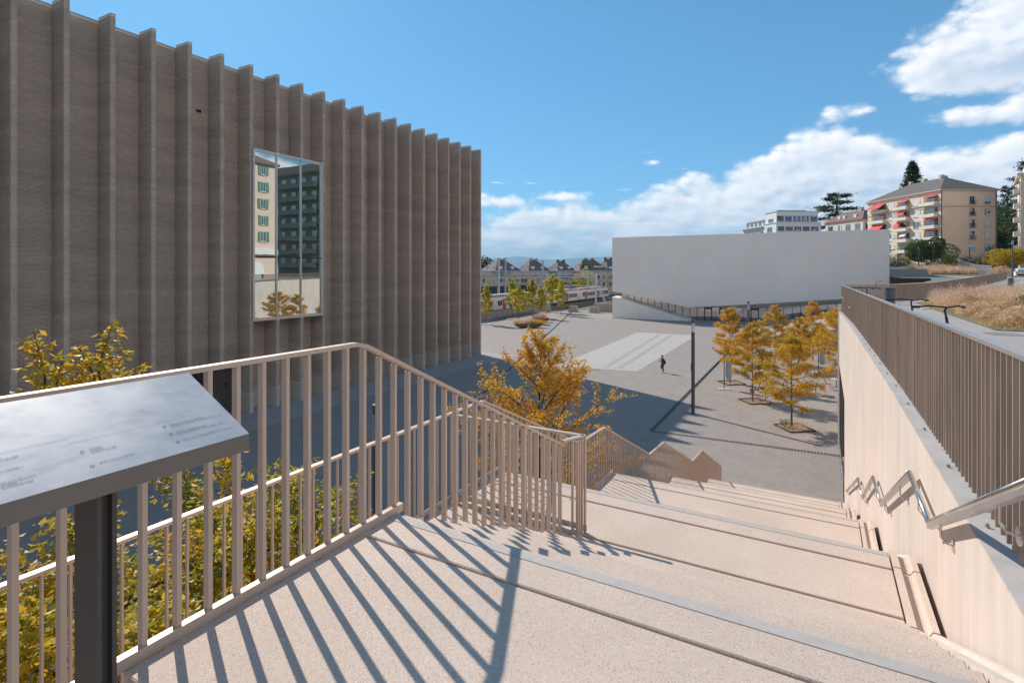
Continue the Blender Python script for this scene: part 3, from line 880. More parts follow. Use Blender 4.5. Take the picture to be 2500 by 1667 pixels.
for fi, (y0, y1, za, zb, n, xa) in enumerate(FL):
    td = (y1 - y0) / n; rs = (za - zb) / n
    last = fi == len(FL) - 1
    for i in range(n - 1):
        xx = xa + .035
        slab(xx, XR_, y0 + i * td + .002, y0 + (i + 1) * td + .0, za - (i + 1) * rs, rs + .12, 'step')
    if not last:
        ny = FL[fi + 1][0]
        yj = ny - .33
        slab(xa + .035, XR_, y1 - td + .002, y1 - .0, zb + .0, rs + .12, 'step')
        slab(XO + .05, XR_, y1 + .042, yj - .028, zb - .004, .3)
        slab(XO + .05, XR_, yj, ny, zb - .001, .3)
        MB().box(XO + .06, XR_ - .01, ny - .095, ny - .028, zb - .02, zb + .0025).build('nosing_strip', 'nosing', stair)
# gravel-like underside wall so the stair is solid on its left
m = MB()
prof = [(2.6, 0), (2.6, ZL - 1.5)]
pts = [(-4, 0), (-4, 6.7), (5.0, 6.9), (6.3, 6.9), (9.86, 5.36), (10.9, 5.36), (15.1, 3.64), (15.9, 3.64), (20.9, 1.64), (21.7, 1.64), (25.4, 0)]
m.prism([(y, z - .02) for y, z in pts], 'x', XO + .08, XR_ - .02).build('stair_body', 'dark_concrete', stair)
# strip of lower landing left of the first flight, with a grating at its end
slab(XO + .05, XI + .085, -3.0, 5.14, CAMH - 2.72, .3)
g = MB()
for i in range(12): g.box(XI - .35, XI + .05, 3.6 + i * .12, 3.64 + i * .12, CAMH - 2.725, CAMH - 2.70)
g.build('grating', 'galva', stair)
MB().prism([(2.0, 7.3), (2.0, ZL - .16), (2.6, ZL - .3), (5.1, CAMH - 2.9), (5.1, 7.2)], 'x', XI + .06, XR_ - .03).build('flight_body', 'wall_concrete', stair)
# bicycle runnel at the foot of the wall (follows flights and landings)
path = [(1.05, ZL), (2.55, ZL)]
for (y0, y1, za, zb, n, xa) in FL: path += [(y0, za), (y1 - .1, zb)]
path = sorted(set(path))
def runnel(y0, z0, y1, z1, name, join=True):
    XE = XWALL + .0 + (.0018 + .0035 * 0) * 0
    prof = [(XR_ + .012, -.22), (XR_ + .012, .022), (XR_ + .065, .022), (XR_ + .075, -.02), (XR_ + .135, -.02), (XR_ + .16, .022), (XWALL - .025, .022), (XWALL - .025, -.22)]
    vs = [(x, y0, z0 + h) for x, h in prof] + [(x, y1, z1 + h) for x, h in prof]
    n = len(prof)
    fs = [tuple(range(n)), tuple(range(2 * n - 1, n - 1, -1))] + [((i + 1) % n, i, n + i, n + (i + 1) % n) for i in range(n)]
    MB().add(vs, fs).build(name, 'steps' if name == 'runnel_slab' else 'wall_concrete', stair)
for i, (y0, y1, za, zb, n, xa) in enumerate(FL):
    runnel(y0 + .02, za - .02, y1 - .12, zb - .0, 'runnel_ramp')
    if i < len(FL) - 1:
        ny = FL[i + 1][0]
        runnel(y1 - .10, zb, ny - .35, zb, 'runnel_slab'); runnel(ny - .33, zb, ny + .0, zb, 'runnel_slab')

# retaining wall
def ledgez(y): return interp(y, [0, 9, 22, 35], [CAMH - 1.60, CAMH - 1.62, CAMH - 1.86, CAMH - 2.30])
rw = thing('retaining_wall', 'tall pale concrete wall on the right of the stair under the metal fence', 'wall', (XWALL, 17, 0))
Yc, Ye = 26.4, 34.2
m = MB(); poly = [(-3, 0), (Yc, 0), (Yc, 4.6), (Ye, 4.9), (Ye, ledgez(34)), (22, ledgez(22)), (9, ledgez(9)), (-3, ledgez(0))]
m.prism(poly, 'x', XWALL, XWALL + .24).build('wall_face', 'wall_concrete', rw)
MB().box(XWALL + .0, 6, Ye + .002, Ye + 1.2, 0, 7.6).build('end_wall', 'dark_concrete', rw)  # darker than the wall face: shade of the unlit end put into its colour
MB().box(5.5, 5.9, 20, Ye - .01, 0, 7.6).build('passage_wall', 'dark_concrete', rw)
LG = [(-3, ledgez(0)), (9, ledgez(9)), (22, ledgez(22)), (35.2, ledgez(35))]
MB().prism([(y, z + .01) for y, z in LG] + [(y, z - .35) for y, z in LG[::-1]], 'x', XWALL + .242, XWALL + .36).build('ledge', 'ledge_concrete', rw)
MB().prism([(y, z + .012) for y, z in LG] + [(y, z - .05) for y, z in LG[::-1]], 'x', XWALL + .004, XWALL + .24).build('ledge_cap', 'ledge_concrete', rw)
MB().prism([(-3, ledgez(0) - .3), (-3, tz(2, 0) - .03), (35.2, tz(2, 35) - .03), (35.2, ledgez(35) - .3)], 'x', XWALL + .20, XWALL + .5).build('terrace_edge', 'ledge_concrete', rw)
gp = thing('glass_balustrade', 'tilted steel and glass balustrade in the passage at the foot of the wall', 'balustrade', (XWALL, 30, 0))
MB().prism([(26.9, 0.0), (33.4, 0.0), (33.4, 1.1), (28.5, 1.15)], 'x', XWALL - .03, XWALL).build('panel', 'clear_glass', gp)
MB().tube([(XWALL - .01, 26.7, .05), (XWALL - .01, 28.5, 1.2), (XWALL - .01, 33.5, 1.15)], .025).build('rail', 'steel', gp)
# pale wall under the far fence
w2_ = thing('retaining_wall', 'pale concrete wall below the far terrace fence facing the brick museum', 'wall', (10, 60, 0))
for (a, b) in zip(PL[:-1], PL[1:]):
    dv = (Vector(b) - Vector(a)).normalized()
    MB().obox((a[0] - .05, a[1], tz(*a) / 2 - .03), (b[0] - .05, b[1], tz(*b) / 2 - .03), .3, tz(*a) - .02).build('wall_face', 'wall_concrete', w2_)

# ================================================================== RAILINGS
def bar_mesh(name, wx, wy, h, mat):
    return MB().box(-wx / 2, wx / 2, -wy / 2, wy / 2, 0, h).mesh(name, mat)
UNIT = {}
def bar(par, x, y, z0, z1, wx, wy, mat, name='bar'):
    k = (wx, wy, mat, name)
    if k not in UNIT: UNIT[k] = bar_mesh(name, wx, wy, 1.0, mat)
    return mkobj(name, UNIT[k], par, loc=(x, y, z0), scale=(1, 1, z1 - z0))
# inner railing beside the landing and first flight
ir = thing('railing', 'beige metal railing along the top landing and beside the first flight', 'railing', (XI, 2, ZL))
zt0 = CAMH - .40
yK, yE, zE = 2.24, 5.02, CAMH - 1.76
RW, RH = .042, .022
xt = lambda y: XI
MB().obox((XI, -3, zt0 - RH / 2), (XI, yK - .05, zt0 - RH / 2), RW, RH).build('top_rail', 'rail_metal', ir)
MB().obox((XI, yK - .05, zt0 - RH / 2), (XI, yK + .03, zt0 - .02 - RH / 2), RW, RH).build('top_rail', 'rail_metal', ir)
MB().obox((XI, yK + .03, zt0 - .02 - RH / 2), (xt(yE), yE, zE - RH / 2), RW, RH).build('top_rail', 'rail_metal', ir)
yk_end = 2.56
MB().box(XI + .017, XI + .027, -3, .98, ZL - .004, ZL + .045).box(XI + .017, XI + .027, .984, yk_end, ZL - .004, ZL + .045).box(XI - .006, XI + .017, -3, yk_end, ZL + .035, ZL + .045).build('kick_plate', 'rail_metal', ir)
y = -2.98
i = 0
while y < yE - .03:
    if y < yK:
        zb, zt = ZL - .02 if y < 2.4 else ZL - .1, zt0 - RH
    else:
        t = (y - yK) / (yE - yK); zt = zt0 - .02 - RH - t * (zt0 - .02 - zE)
        k = max(0, math.floor((y - 2.52) / .331) + 1); zb = ZL - max(0, k) * .156 - .06
    bar(ir, xt(y), y, zb, zt, .036, .019, 'rail_metal')
    y += .1275; i += 1
for k in range(8):
    yy = 2.60 + k * .331; z = ZL - (k + 1) * .156
    MB().obox((xt(yy) + .02, yy + .0, z + .005), (xt(yy) + .02, yy + .16, z + .005), .01, .07).build('foot_plate', 'fence_cap', ir)
# closing rail across the lower strip
cr = thing('railing', 'short railing closing the lower landing beside the first flight, its cap lit blue', 'railing', (XI, 5.3, 7.3))
zc = CAMH - 1.72
MB().obox((xt(yE), yE - .02, zc), (-2.14, 5.27, zc), .05, .022).build('top_rail', 'rail_metal', cr)
MB().obox((-2.12, 5.27, zc), (XO, 5.27, zc), .05, .022).build('top_rail', 'rail_metal', cr)
k = 0
x = -2.12
while x > XO + .05:
    bar(cr, x, 5.27, CAMH - 2.80, zc - .01, .018, .032, 'rail_metal'); x -= .14
for yy in (5.09, 5.14, 5.2): bar(cr, -2.13, yy, CAMH - 2.8, zc - .01, .03, .018, 'rail_metal')
MB().box(XO + .1, -2.1, 5.26, 5.27, CAMH - 2.70, CAMH - 2.64).build('kick_plate', 'fence_cap', cr)
# outer railing, zigzagging down
orr = thing('railing', 'long beige metal railing zigzagging down the outer left edge of the stair', 'railing', (XO, 10, 5))
OP = [(-6, CAMH - 1.67), (5.92, CAMH - 1.68), (9.16, CAMH - 3.12), (10.48, CAMH - 3.17), (13.83, CAMH - 4.70), (15.3, CAMH - 4.80), (19.25, CAMH - 6.53), (21.0, CAMH - 6.67), (25.6, CAMH - 8.72)]
for a, b in zip(OP[:-1], OP[1:]):
    MB().obox((XO, a[0], a[1] - .011), (XO, b[0], b[1] - .011), .05, .022).build('top_rail', 'rail_metal', orr)
bz = [(-6, 7.2), (6.35, 7.2), (9.86, 5.68), (10.93, 5.68), (15.12, 3.96), (15.92, 3.96), (20.92, 1.96), (21.76, 1.96), (26.4, 0.0)]
y = -5.9
while y < 25.62:
    zt = interp(y, [o[0] for o in OP], [o[1] for o in OP]) - .02
    zb = interp(y, [o[0] for o in bz], [o[1] for o in bz]) - .12
    bar(orr, XO, y, zb, zt, .024, .013, 'rail_metal'); y += .134
for (a, b, z) in ((-6, 6.38, CAMH - 2.71), (9.88, 10.93, CAMH - 4.23), (15.17, 15.92, CAMH - 5.95), (20.96, 21.76, CAMH - 7.95)):
    MB().box(XO + .022, XO + .03, a, b, z + .01, z + .07).build('kick_plate', 'fence_cap', orr)

# terrace fence of upright slats over the wall
tf = thing('terrace_fence', 'long brown metal slat fence on top of the concrete wall right of the stair', 'fence', (1.64, 17, 7.4))
XFn = 0.945
zr = CAMH - .475
def rz(y): return zr + interp(y, [0, 4, 35.3], [0.0, 0.0, -.325])
for ya, yb in ((.5, 4), (4, 35.3)): MB().obox((XFn, ya, rz(ya) + .012), (XFn, yb, rz(yb) + .012), .06, .026).build('cap', 'fence_cap', tf)
y = .6
r9 = random.Random(9)
while y < 35.2:
    if abs(y - 12) > 0:
        bar(tf, XFn + .003 * r9.uniform(-1, 1), y, ledgez(y) + (.035 if y < 12 else .04), rz(y), .034, .015, 'fence_metal', 'slat')
    y += .118
for k in range(28):
    yy = 2 + k * 1.2
    MB().lathe([(.008, 0), (.013, .006), (.007, .022)], 6, (XFn - .05, yy, ledgez(yy) + .012)).build('bolt', 'steel', tf)
for yy in (33.5, 32.0, 24.0):
    MB().lathe([(.03, 0), (.04, .02), (.012, .05)], 8, (XFn - .04, yy, 8.6)).build('fixing', 'white_paint', tf)
MB().obox((XFn - .025, 1.0, ledgez(5) + .62), (XFn - .025, 3.75, ledgez(5) + .36), .012, .035).build('brace', 'fence_metal', tf)
# far fence along the path
ff = thing('terrace_fence', 'farther brown slat fence running behind the bicycles towards the hill', 'fence', (8, 50, 8.2))
acc = 0.0
for si, (a, b) in enumerate(zip(PL[:-1], PL[1:])):
    A, B = Vector((*a, tz(*a))), Vector((*b, tz(*b))); L = (B - A).length; d = (B - A) / L
    hh = 1.04
    MB().obox(A + Vector((0, 0, hh + .015)), B + Vector((0, 0, hh + .015)), .06, .03).build('cap', 'fence_cap', ff)
    n = int(L / (.125 if si < 3 else .25)); ang = math.atan2(d.y, d.x)
    if si < 2:
        key = ('far', 0)
        if key not in UNIT: UNIT[key] = MB().box(-.01, .01, -.024, .024, 0, 1).mesh('slat', 'fence_metal')
        for i in range(n):
            p = A + d * (i + .5) * L / n
            mkobj('slat', UNIT[key], ff, loc=(p.x, p.y, p.z + .03), rot=(0, 0, ang), scale=(1, 1, hh - .03))
    else:
        m = MB()
        for i in range(int(L / .14)):
            p = A + d * (i + .5) * .14; s = Vector((-d.y, d.x, 0)) * .024
            m.obox(p - s + Vector((0, 0, .03)), p - s + Vector((0, 0, hh)), .02, .048, up=(-d.y, d.x, 0))
        setp(m.build('slat_row', 'fence_metal', ff), kind='stuff')
# stair handrail on the wall
hr = thing('handrail', 'round steel handrail zigzagging down the concrete wall on curved brackets', 'handrail', (1.42, 10, 5))
HX = 0.735
Hp = [onx_turn(*q, HX, ALPHAW) for q in ((2560, 1160), (2269, 1276), (2221, 1153), (2151, 1228), (2132, 1163), (2105, 1212), (2095, 1167), (2066, 1198))]
Hp = [(HX, p[1], p[2]) for p in Hp]
for a, b in zip(Hp[:-1], Hp[1:]):
    MB().tube([a, b], .024, 10).build('rail_tube', 'steel', hr, smooth=True)
    A, B = Vector(a), Vector(b)
    if b[2] < a[2] - .3:
        MB().obox(A + Vector((0, 0, -.034)), B + Vector((0, 0, -.034)), .036, .03).build('light_strip', 'fence_cap', hr)
    for t in ((.25, .82) if (B - A).length > 2 else (.5,)):
        p = A.lerp(B, t)
        MB().tube([p + Vector((0, 0, -.03)), p + Vector((0, 0, -.13)), p + Vector((.03, 0, -.17)), (XWALL, p.y, p.z - .18)], .007, 6).build('bracket', 'steel', hr)
        q = MB().lathe([(.045, 0), (.045, .008)], 12); q.v = [(XWALL - z, p.y + x, p.z - .18 + y) for x, y, z in q.v]
        q.build('wall_plate', 'steel', hr)

# information board
bd = thing('information_board', 'tilted grey information panel with small blue lettering on a dark post', 'sign', (-1.83, .7, ZL))
bx1, bz1, bx2, bz2, bye, bys = -2.0, CAMH - .372, -1.65, CAMH - .541, 1.133, -.75
th = .055
MB().add([(bx1, bys, bz1), (bx2, bys, bz2), (bx2, bye, bz2), (bx1, bye, bz1)] + [(bx1 + .02, bys, bz1 - .035), (bx2 + .0, bys, bz2 - th), (bx2 + .0, bye, bz2 - th), (bx1 + .02, bye, bz1 - .035)],
         [(0, 4, 5, 1), (1, 5, 6, 2), (2, 6, 7, 3), (3, 7, 4, 0), (4, 7, 6, 5)]).build('tray', 'board_edge', bd)
nv = Vector((bz1 - bz2, 0, bx2 - bx1)).normalized()
fa = MB().add([(bx1, bys, bz1), (bx2, bys, bz2), (bx2, bye, bz2), (bx1, bye, bz1)], [(0, 1, 2, 3)]).build('face', 'board_face', bd)
MB().box(-1.90, -1.765, .745, .757, ZL - .03, CAMH - .535).box(-1.90, -1.765, .783, .795, ZL - .03, CAMH - .535).box(-1.89, -1.79, .757, .783, ZL - .03, CAMH - .54).build('post', 'post_metal', bd)
ey = Vector((0, 1, 0)); ex = (Vector((bx2, 0, bz2)) - Vector((bx1, 0, bz1))).normalized()
wdt = (Vector((bx2, 0, bz2)) - Vector((bx1, 0, bz1))).length
def onboard(s, t, h=.0012):
    """s: metres back from the right end, t: share of the width from the far edge"""
    return Vector((bx1, bye - s, bz1)) + ex * wdt * t + nv * h
Rm = Matrix((ey, -ex, nv)).transposed().to_4x4()
def letters(name, body, size, align, par, M):
    cu = bpy.data.curves.new(name, 'FONT'); cu.body = body; cu.size = size; cu.space_line = .95; cu.resolution_u = 2; cu.align_x = align
    if align == 'CENTER': cu.align_y = 'CENTER'
    tmp = bpy.data.objects.new(name, cu); COL.objects.link(tmp)
    me = bpy.data.meshes.new_from_object(tmp.evaluated_get(bpy.context.evaluated_depsgraph_get())); bpy.data.objects.remove(tmp)
    me.materials.clear(); me.materials.append(MATS['ink'])
    o = bpy.data.objects.new(name, me); COL.objects.link(o); o.parent = par; o.matrix_local = M
def text(body, s, t, size=.0135):
    letters('lettering', body, size, 'LEFT', fa, Matrix.Translation(onboard(s, t)) @ Rm)
def ring(s, t, num, R=.0052):
    m = MB(); n = 20; c = onboard(s, t); vs = []
    for k in range(n):
        a = 2 * math.pi * k / n
        for r in (R, R * .72): vs.append(tuple(c + ey * math.cos(a) * r + ex * math.sin(a) * r))
    m.add(vs, [(2 * k, (2 * k + 2) % (2 * n), (2 * k + 3) % (2 * n), 2 * k + 1) for k in range(n)]).build('number_ring', 'ink', fa)
    letters('numeral', num, .0065, 'CENTER', fa, Matrix.Translation(c) @ Rm)
for t, num, body in ((.66, '10', 'Parcours botanique didactique /\nBotanischer Lehrpfad / Educational nature trail'), (.765, '11', 'Rampe de mobilité douce /\nSoft mobility Rampe / Soft mobility ramp'), (.87, '12', 'Entrée ouest / Eingang West / West entrance')):
    ring(.206, t, num); text(body, .190, t + .004, .0088)
for t, num, body in ((.72, '8', 'Ateliers\nMUDAC\nPHOTO ELYSÉE'), (.885, '9', 'Jardin / Garten / Garden')):
    ring(.43, t, num); text(body, .412, t - .005, .0088)
for t, num, body in ((.60, '5', 'MCBA /\nPHOTO ELYSÉE'), (.73, '6', 'Café « Lumen »'), (.84, '7', 'Librairie | Boutique\nMUDAC\nPHOTO ELYSÉE')):
    ring(.63, t, num); text(body, .612, t - .005, .0088)
for s0, s1, t in ((.06, .21, .60), (.21, .44, .60), (.44, .64, .54)):
    MB().add([tuple(onboard(s0, t)), tuple(onboard(s1, t)), tuple(onboard(s1, t + .0022)), tuple(onboard(s0, t + .0022))], [(0, 3, 2, 1)]).build('ruled_line', 'faint_ink', fa)

# turn the stair group and the wall group to their true bearings
def turn(o, al):
    o.location = Matrix.Rotation(-al, 3, 'Z') @ Vector(o.location)
    o.rotation_euler.z -= al
for o in (stair, ir, cr, orr, bd): turn(o, ALPHA)
for o in (rw, gp, tf, hr): turn(o, ALPHAW)

# ================================================================== TREES
def unit(a): return a / (np.linalg.norm(a, axis=-1, keepdims=True) + 1e-9)
def leaf_cloud(name, P, L, seed, mat, droop=0.5, wid=0.5, axis=None):
    """folded four-point leaves hanging from points P"""
    r = np.random.default_rng(seed); n = len(P)
    a = unit(r.normal(size=(n, 3)) * np.array([1, 1, .55]) + (axis if axis is not None else 0) + np.array([0, 0, -droop]))
    b = unit(np.cross(a, unit(r.normal(size=(n, 3)) + np.array([0, 0, 1.2]))))
    c = np.cross(a, b)
    l = L * r.uniform(.6, 1.15, (n, 1)); w = l * wid * .5
    V = np.empty((n, 4, 3))
    V[:, 0] = P; V[:, 1] = P + a * l * .5 + b * w + c * w * .35; V[:, 2] = P + a * l + c * l * -.08; V[:, 3] = P + a * l * .5 - b * w + c * w * .35
    return np_quads(name, V.reshape(-1, 3), mat)
def grow(seed, H, cb, R, prof, nl, up=35, droopy=0.0, sub=6, twig=4, lean=0.02, tr=.05, zig=.06, spread=1.0, lmul=1.0, leafstart=.25):
    r = random.Random(seed); T = MB(); pts = []; dirs = []
    tp = []; x = y = 0
    for i in range(11):
        t = i / 10; tp.append(Vector((x, y, H * t * .97))); x += r.gauss(0, lean * H * .1); y += r.gauss(0, lean * H * .1)
    T.tube(tp, [max(tr * (1 - .9 * i / 10), .008) for i in range(11)], 7)
    def at(t):
        k = min(int(t * 10), 9); return tp[k].lerp(tp[k + 1], t * 10 - k)
    def branch(p, d, L, rad, n, dr):
        ps = [p.copy()]; q = p.copy(); d = d.normalized()
        for i in range(n):
            d = (d + Vector((r.gauss(0, zig), r.gauss(0, zig), r.gauss(0, zig) - dr / n))).normalized()
            q = q + d * L / n; ps.append(q.copy())
        return ps, d
    for i in range(nl):
        t = cb + (1 - cb) * ((i + r.uniform(0, .8)) / nl)
        p = at(min(t, .97)); az = i * 2.399 + r.uniform(-.4, .4)
        rel = (t - cb) / (1 - cb)
        L = R * prof(rel) * r.uniform(.72, 1.15)
        e = math.radians(up + rel * 30 + r.uniform(-10, 10))
        d = Vector((math.cos(az) * math.cos(e), math.sin(az) * math.cos(e), math.sin(e)))
        rad = max(.012, tr * .42 * L / max(R, .1))
        ps, _ = branch(p, d, L, rad, 5, droopy)
        T.tube(ps, [rad * (1 - .8 * k / 5) for k in range(6)], 4, cap=False)
        for j in range(sub):
            s = leafstart + (1 - leafstart) * (j + r.random()) / sub
            k = min(int(s * 5), 4); q = ps[k].lerp(ps[k + 1], s * 5 - k); dd = (ps[k + 1] - ps[k]).normalized()
            side = dd.cross(Vector((r.gauss(0, .35), r.gauss(0, .35), 1))).normalized() * (1 if j % 2 else -1)
            sd = (dd * .75 + side * .8 * spread + Vector((0, 0, r.uniform(-.15, .3)))).normalized()
            SL = L * .42 * (1.15 - s * .6) * r.uniform(.6, 1.2) * lmul
            qs, _ = branch(q, sd, SL, .01, 3, droopy * 1.2)
            T.tube(qs, [.0085, .007, .005, .003], 3, cap=False)
            for m in range(twig):
                f = (m + r.random()) / twig; kk = min(int(f * 3), 2); w = qs[kk].lerp(qs[kk + 1], f * 3 - kk); ww = (qs[kk + 1] - qs[kk]).normalized()
                td = (ww * .8 + Vector((r.gauss(0, .6), r.gauss(0, .6), r.gauss(0, .4)))).normalized()
                TL = SL * .38 * r.uniform(.5, 1.1)
                pts.append((w, w + td * TL))
            pts.append((qs[0], qs[-1])); 
        pts.append((ps[2], ps[-1]))
    pts.append((at(.8), at(1.0)))
    return T, pts
def sample(segs, n, jit, seed):
    r = np.random.default_rng(seed)
    A = np.array([[*a] for a, b in segs]); B = np.array([[*b] for a, b in segs])
    ln = np.linalg.norm(B - A, axis=1); p = ln / ln.sum()
    k = r.choice(len(A), n, p=p); t = r.random((n, 1)) ** .85
    return A[k] + (B[k] - A[k]) * t + r.normal(size=(n, 3)) * jit, unit(B[k] - A[k])
def tree(name, label, cat, loc, seed, H, cb, R, prof, nl, mat, nleaf, lsize, group=None, bark='bark', jit=.04, droop=.5, rotz=0, alongk=0.5, **kw):
    t = thing(name, label, cat, loc, group, rotz)
    T, segs = grow(seed, H, cb, R, prof, nl, **kw)
    T.build('trunk', bark, t, world=False)
    P, D = sample(segs, nleaf, jit, seed)
    mkobj('crown', leaf_cloud('crown', P, lsize, seed + 1, mat, droop, axis=D * alongk), t, world=False)
    return t
ovoid = lambda s: (0.55 + 1.5 * s) if s < .3 else max(.12, 1.0 - ((s - .3) / .7) ** 1.3 * .88)
def leaders(t, tops, mat, L, n, seed):
    """single upright shoots above the crown: tops = (x0,y0,z0,x1,y1,z1)"""
    T = MB(); S = []; r = random.Random(seed)
    for (x0, y0, z0, x1, y1, z1) in tops:
        a, b = Vector((x0, y0, z0)), Vector((x1, y1, z1)); m = a.lerp(b, .5) + Vector((r.gauss(0, .05), r.gauss(0, .05), 0))
        T.tube([a, m, b], [.016, .011, .004], 5); S += [(a.lerp(b, .4), b)]
        for k in range(15):
            f = .1 + .85 * k / 14; p = a.lerp(b, f); az = k * 2.4; l = (1.15 - f) * .36 * r.uniform(.6, 1.1); e = p + Vector((math.cos(az) * l, math.sin(az) * l, l * .55)); S.append((p, e)); T.tube([p, e], [.006, .002], 3)
    T.build('shoots', 'bark', t, world=False)
    P, D = sample(S, n, .012, seed); mkobj('shoot_leaves', leaf_cloud('shoot_leaves', P, L, seed, mat, .7, .5, axis=D * .5), t, world=False)
# plaza trees on the right
SQ = [((1933, 1045), 6.0, 2.35, 'autumn tree with orange and green leaves standing nearest the wall, in a kerbed bed', 11, 25, 'leaf_square'),
      ((1837.5, 980), 6.15, 1.95, 'orange autumn tree standing over an orange café chair, left of the tree nearest the wall', 12, 26, 'leaf_square'),
      ((1782, 935), 6.85, 1.95, 'orange autumn tree beside the closed grey umbrella, leftmost of its group', 13, 24, 'leaf_orange')]
def kerbs(cx, cy, a, w, par=None, mat='bark'):
    """four low timber edges of a tree bed and its soil, rotated a"""
    c, s = math.cos(a), math.sin(a); R2 = lambda x, y: (cx + c * x - s * y, cy + s * x + c * y)
    b = thing('tree_bed', '', 'tree bed', (cx, cy, 0), 'kerbed beds round the trees of the square')
    m = MB(); cs = [R2(-w, -w), R2(w, -w), R2(w, w), R2(-w, w)]
    m.prism(cs, 'z', .005, .03).build('soil', 'pit_soil', b)
    for i in range(4):
        p, q = cs[i], cs[(i + 1) % 4]
        MB().obox((*p, .035), (*q, .035), .09, .09).build('edge', 'bark', b)
    return b
for i, ((u, v), H, R, lab, sd, nl, mt) in enumerate(SQ):
    g = gnd(u, v)
    tree('autumn_tree', lab, 'tree', g, sd, H, .24, R, ovoid, nl + 12, mt, 17000, .125, 'autumn trees on the right of the square', jit=.07, up=12, droopy=.12, sub=8, twig=5, tr=.07, bark='bark_grey', zig=.09)
    b = kerbs(g[0] + .15, g[1] + .05, .62, .85)
    b['label'] = ('timber edged bed of dry soil round the tree nearest the wall', 'timber edged bed of dry soil under the tree with the orange chair', 'timber edged bed of dry soil beside the leftmost closed umbrella')[i]
proto = [o for o in bpy.data.objects if o.name.startswith('autumn_tree')]
for k, ((u, v), src, s, rz_, lab) in enumerate([((1892, 885), 1, 1.03, 1.3, 'orange autumn tree behind the café tables, its trunk dark against the square'),
        ((1985, 880), 2, .98, 2.4, 'tall orange autumn tree behind the biggest one, before the ramp'), ((2052, 940), 0, 1.16, 3.9, 'orange autumn tree half hidden by the tall concrete wall'),
        ((1950, 905), 1, .88, 4.6, 'orange autumn tree crowded behind the tree nearest the wall')]):
    copy_tree(proto[src], gnd(u, v), rz_, lab, scale=s)
# trees left of the square
LT = [((1187, 792), 7.6, 1.15, 'yellow green tree touching the corner of the brick museum'), ((1250, 780), 8.3, 1.3, 'tall yellow tree behind the bicycle stand'),
      ((1267, 786), 7.0, 1.75, 'green tree with its first yellow leaves behind the long planter'), ((1298, 775), 8.4, 1.4, 'golden yellow tree between the two green ones'),
      ((1321, 778), 7.0, 1.65, 'green and yellow tree rising from the dark red planter'), ((1348, 763), 9.2, 1.2, 'thin yellow tree before the railway, left one of the last pair'),
      ((1370, 770), 8.2, 1.25, 'yellow tree nearest the light drain line, right one of the last pair')]
rt = []
for k, ((u, v), H, R, lab) in enumerate(LT):
    g = gnd(u, v)
    if k < 3:
        rt.append(tree('young_tree', lab, 'tree', g, 31 + k, H, .24, R * 1.35, ovoid, 26, 'leaf_yellow', 7000, .24, 'young trees beside the railway', jit=.08, up=30, sub=6, twig=4, tr=.07, bark='bark_grey'))
    else:
        o = copy_tree(rt[k % 3], g, k * 1.7, lab, scale=H / LT[k % 3][1])
    if k not in (2, 4):
        pb = thing('tree_bed', 'round bed of dry grass under the ' + ' '.join(lab.split()[:9]), 'tree bed', g, 'round beds under the young trees')
        MB().lathe([(1.25, 0), (1.25, .09), (1.1, .12)], 20).build('kerb', 'low_wall', pb, world=False)
# centre foreground tree
wide = lambda s: (.75 + .8 * s) if s < .35 else max(.14, 1.0 - ((s - .35) / .65) * .85)
g = atd(1312, 661, 15)
tree('foreground_tree', 'large orange autumn tree rising beside the outer railing in the middle of the view', 'tree', (g[0], g[1], 0), 51, 8.3, .34, 2.8, wide, 44, 'leaf_orange', 26000, .09,
     jit=.035, up=24, sub=9, twig=5, tr=.09, zig=.08, alongk=.5, spread=.95)
# foreground trees behind the near railing
lo = lambda s: (.95 + .35 * s) if s < .55 else max(.35, 1.1 - ((s - .55) / .45) ** 1.5 * .6)
ta = tree('foreground_tree', 'dense olive and gold tree right behind the near railing under the information board', 'tree', (-5.55, 2.35, 0), 61, 7.25, .36, 2.1, lo, 46, 'leaf_olive', 66000, .080,
     jit=.05, up=5, sub=9, twig=6, tr=.10, zig=.09, alongk=.6)
A5 = Vector((-5.55, 2.35, 0))
def shoot(u0, v0, u1, v1, d):
    a, b = Vector(atd(u0, v0, d)) - A5, Vector(atd(u1, v1, d)) - A5; return (*a, *b)
leaders(ta, [shoot(255, 1000, 275, 788, 5.2), shoot(110, 1020, 82, 808, 5.1), shoot(150, 1030, 150, 880, 5.0), shoot(230, 1000, 190, 845, 5.2), shoot(540, 1230, 560, 1100, 5.6)], 'leaf_olive', .085, 1150, 5)
tree('foreground_tree', 'olive and gold tree behind the railing left of the tall bars of the corner', 'tree', (-6.2, 4.4, 0), 62, 7.1, .36, 1.75, lo, 38, 'leaf_olive', 34000, .085,
     jit=.05, up=5, sub=9, twig=6, tr=.09, zig=.09, alongk=.6)

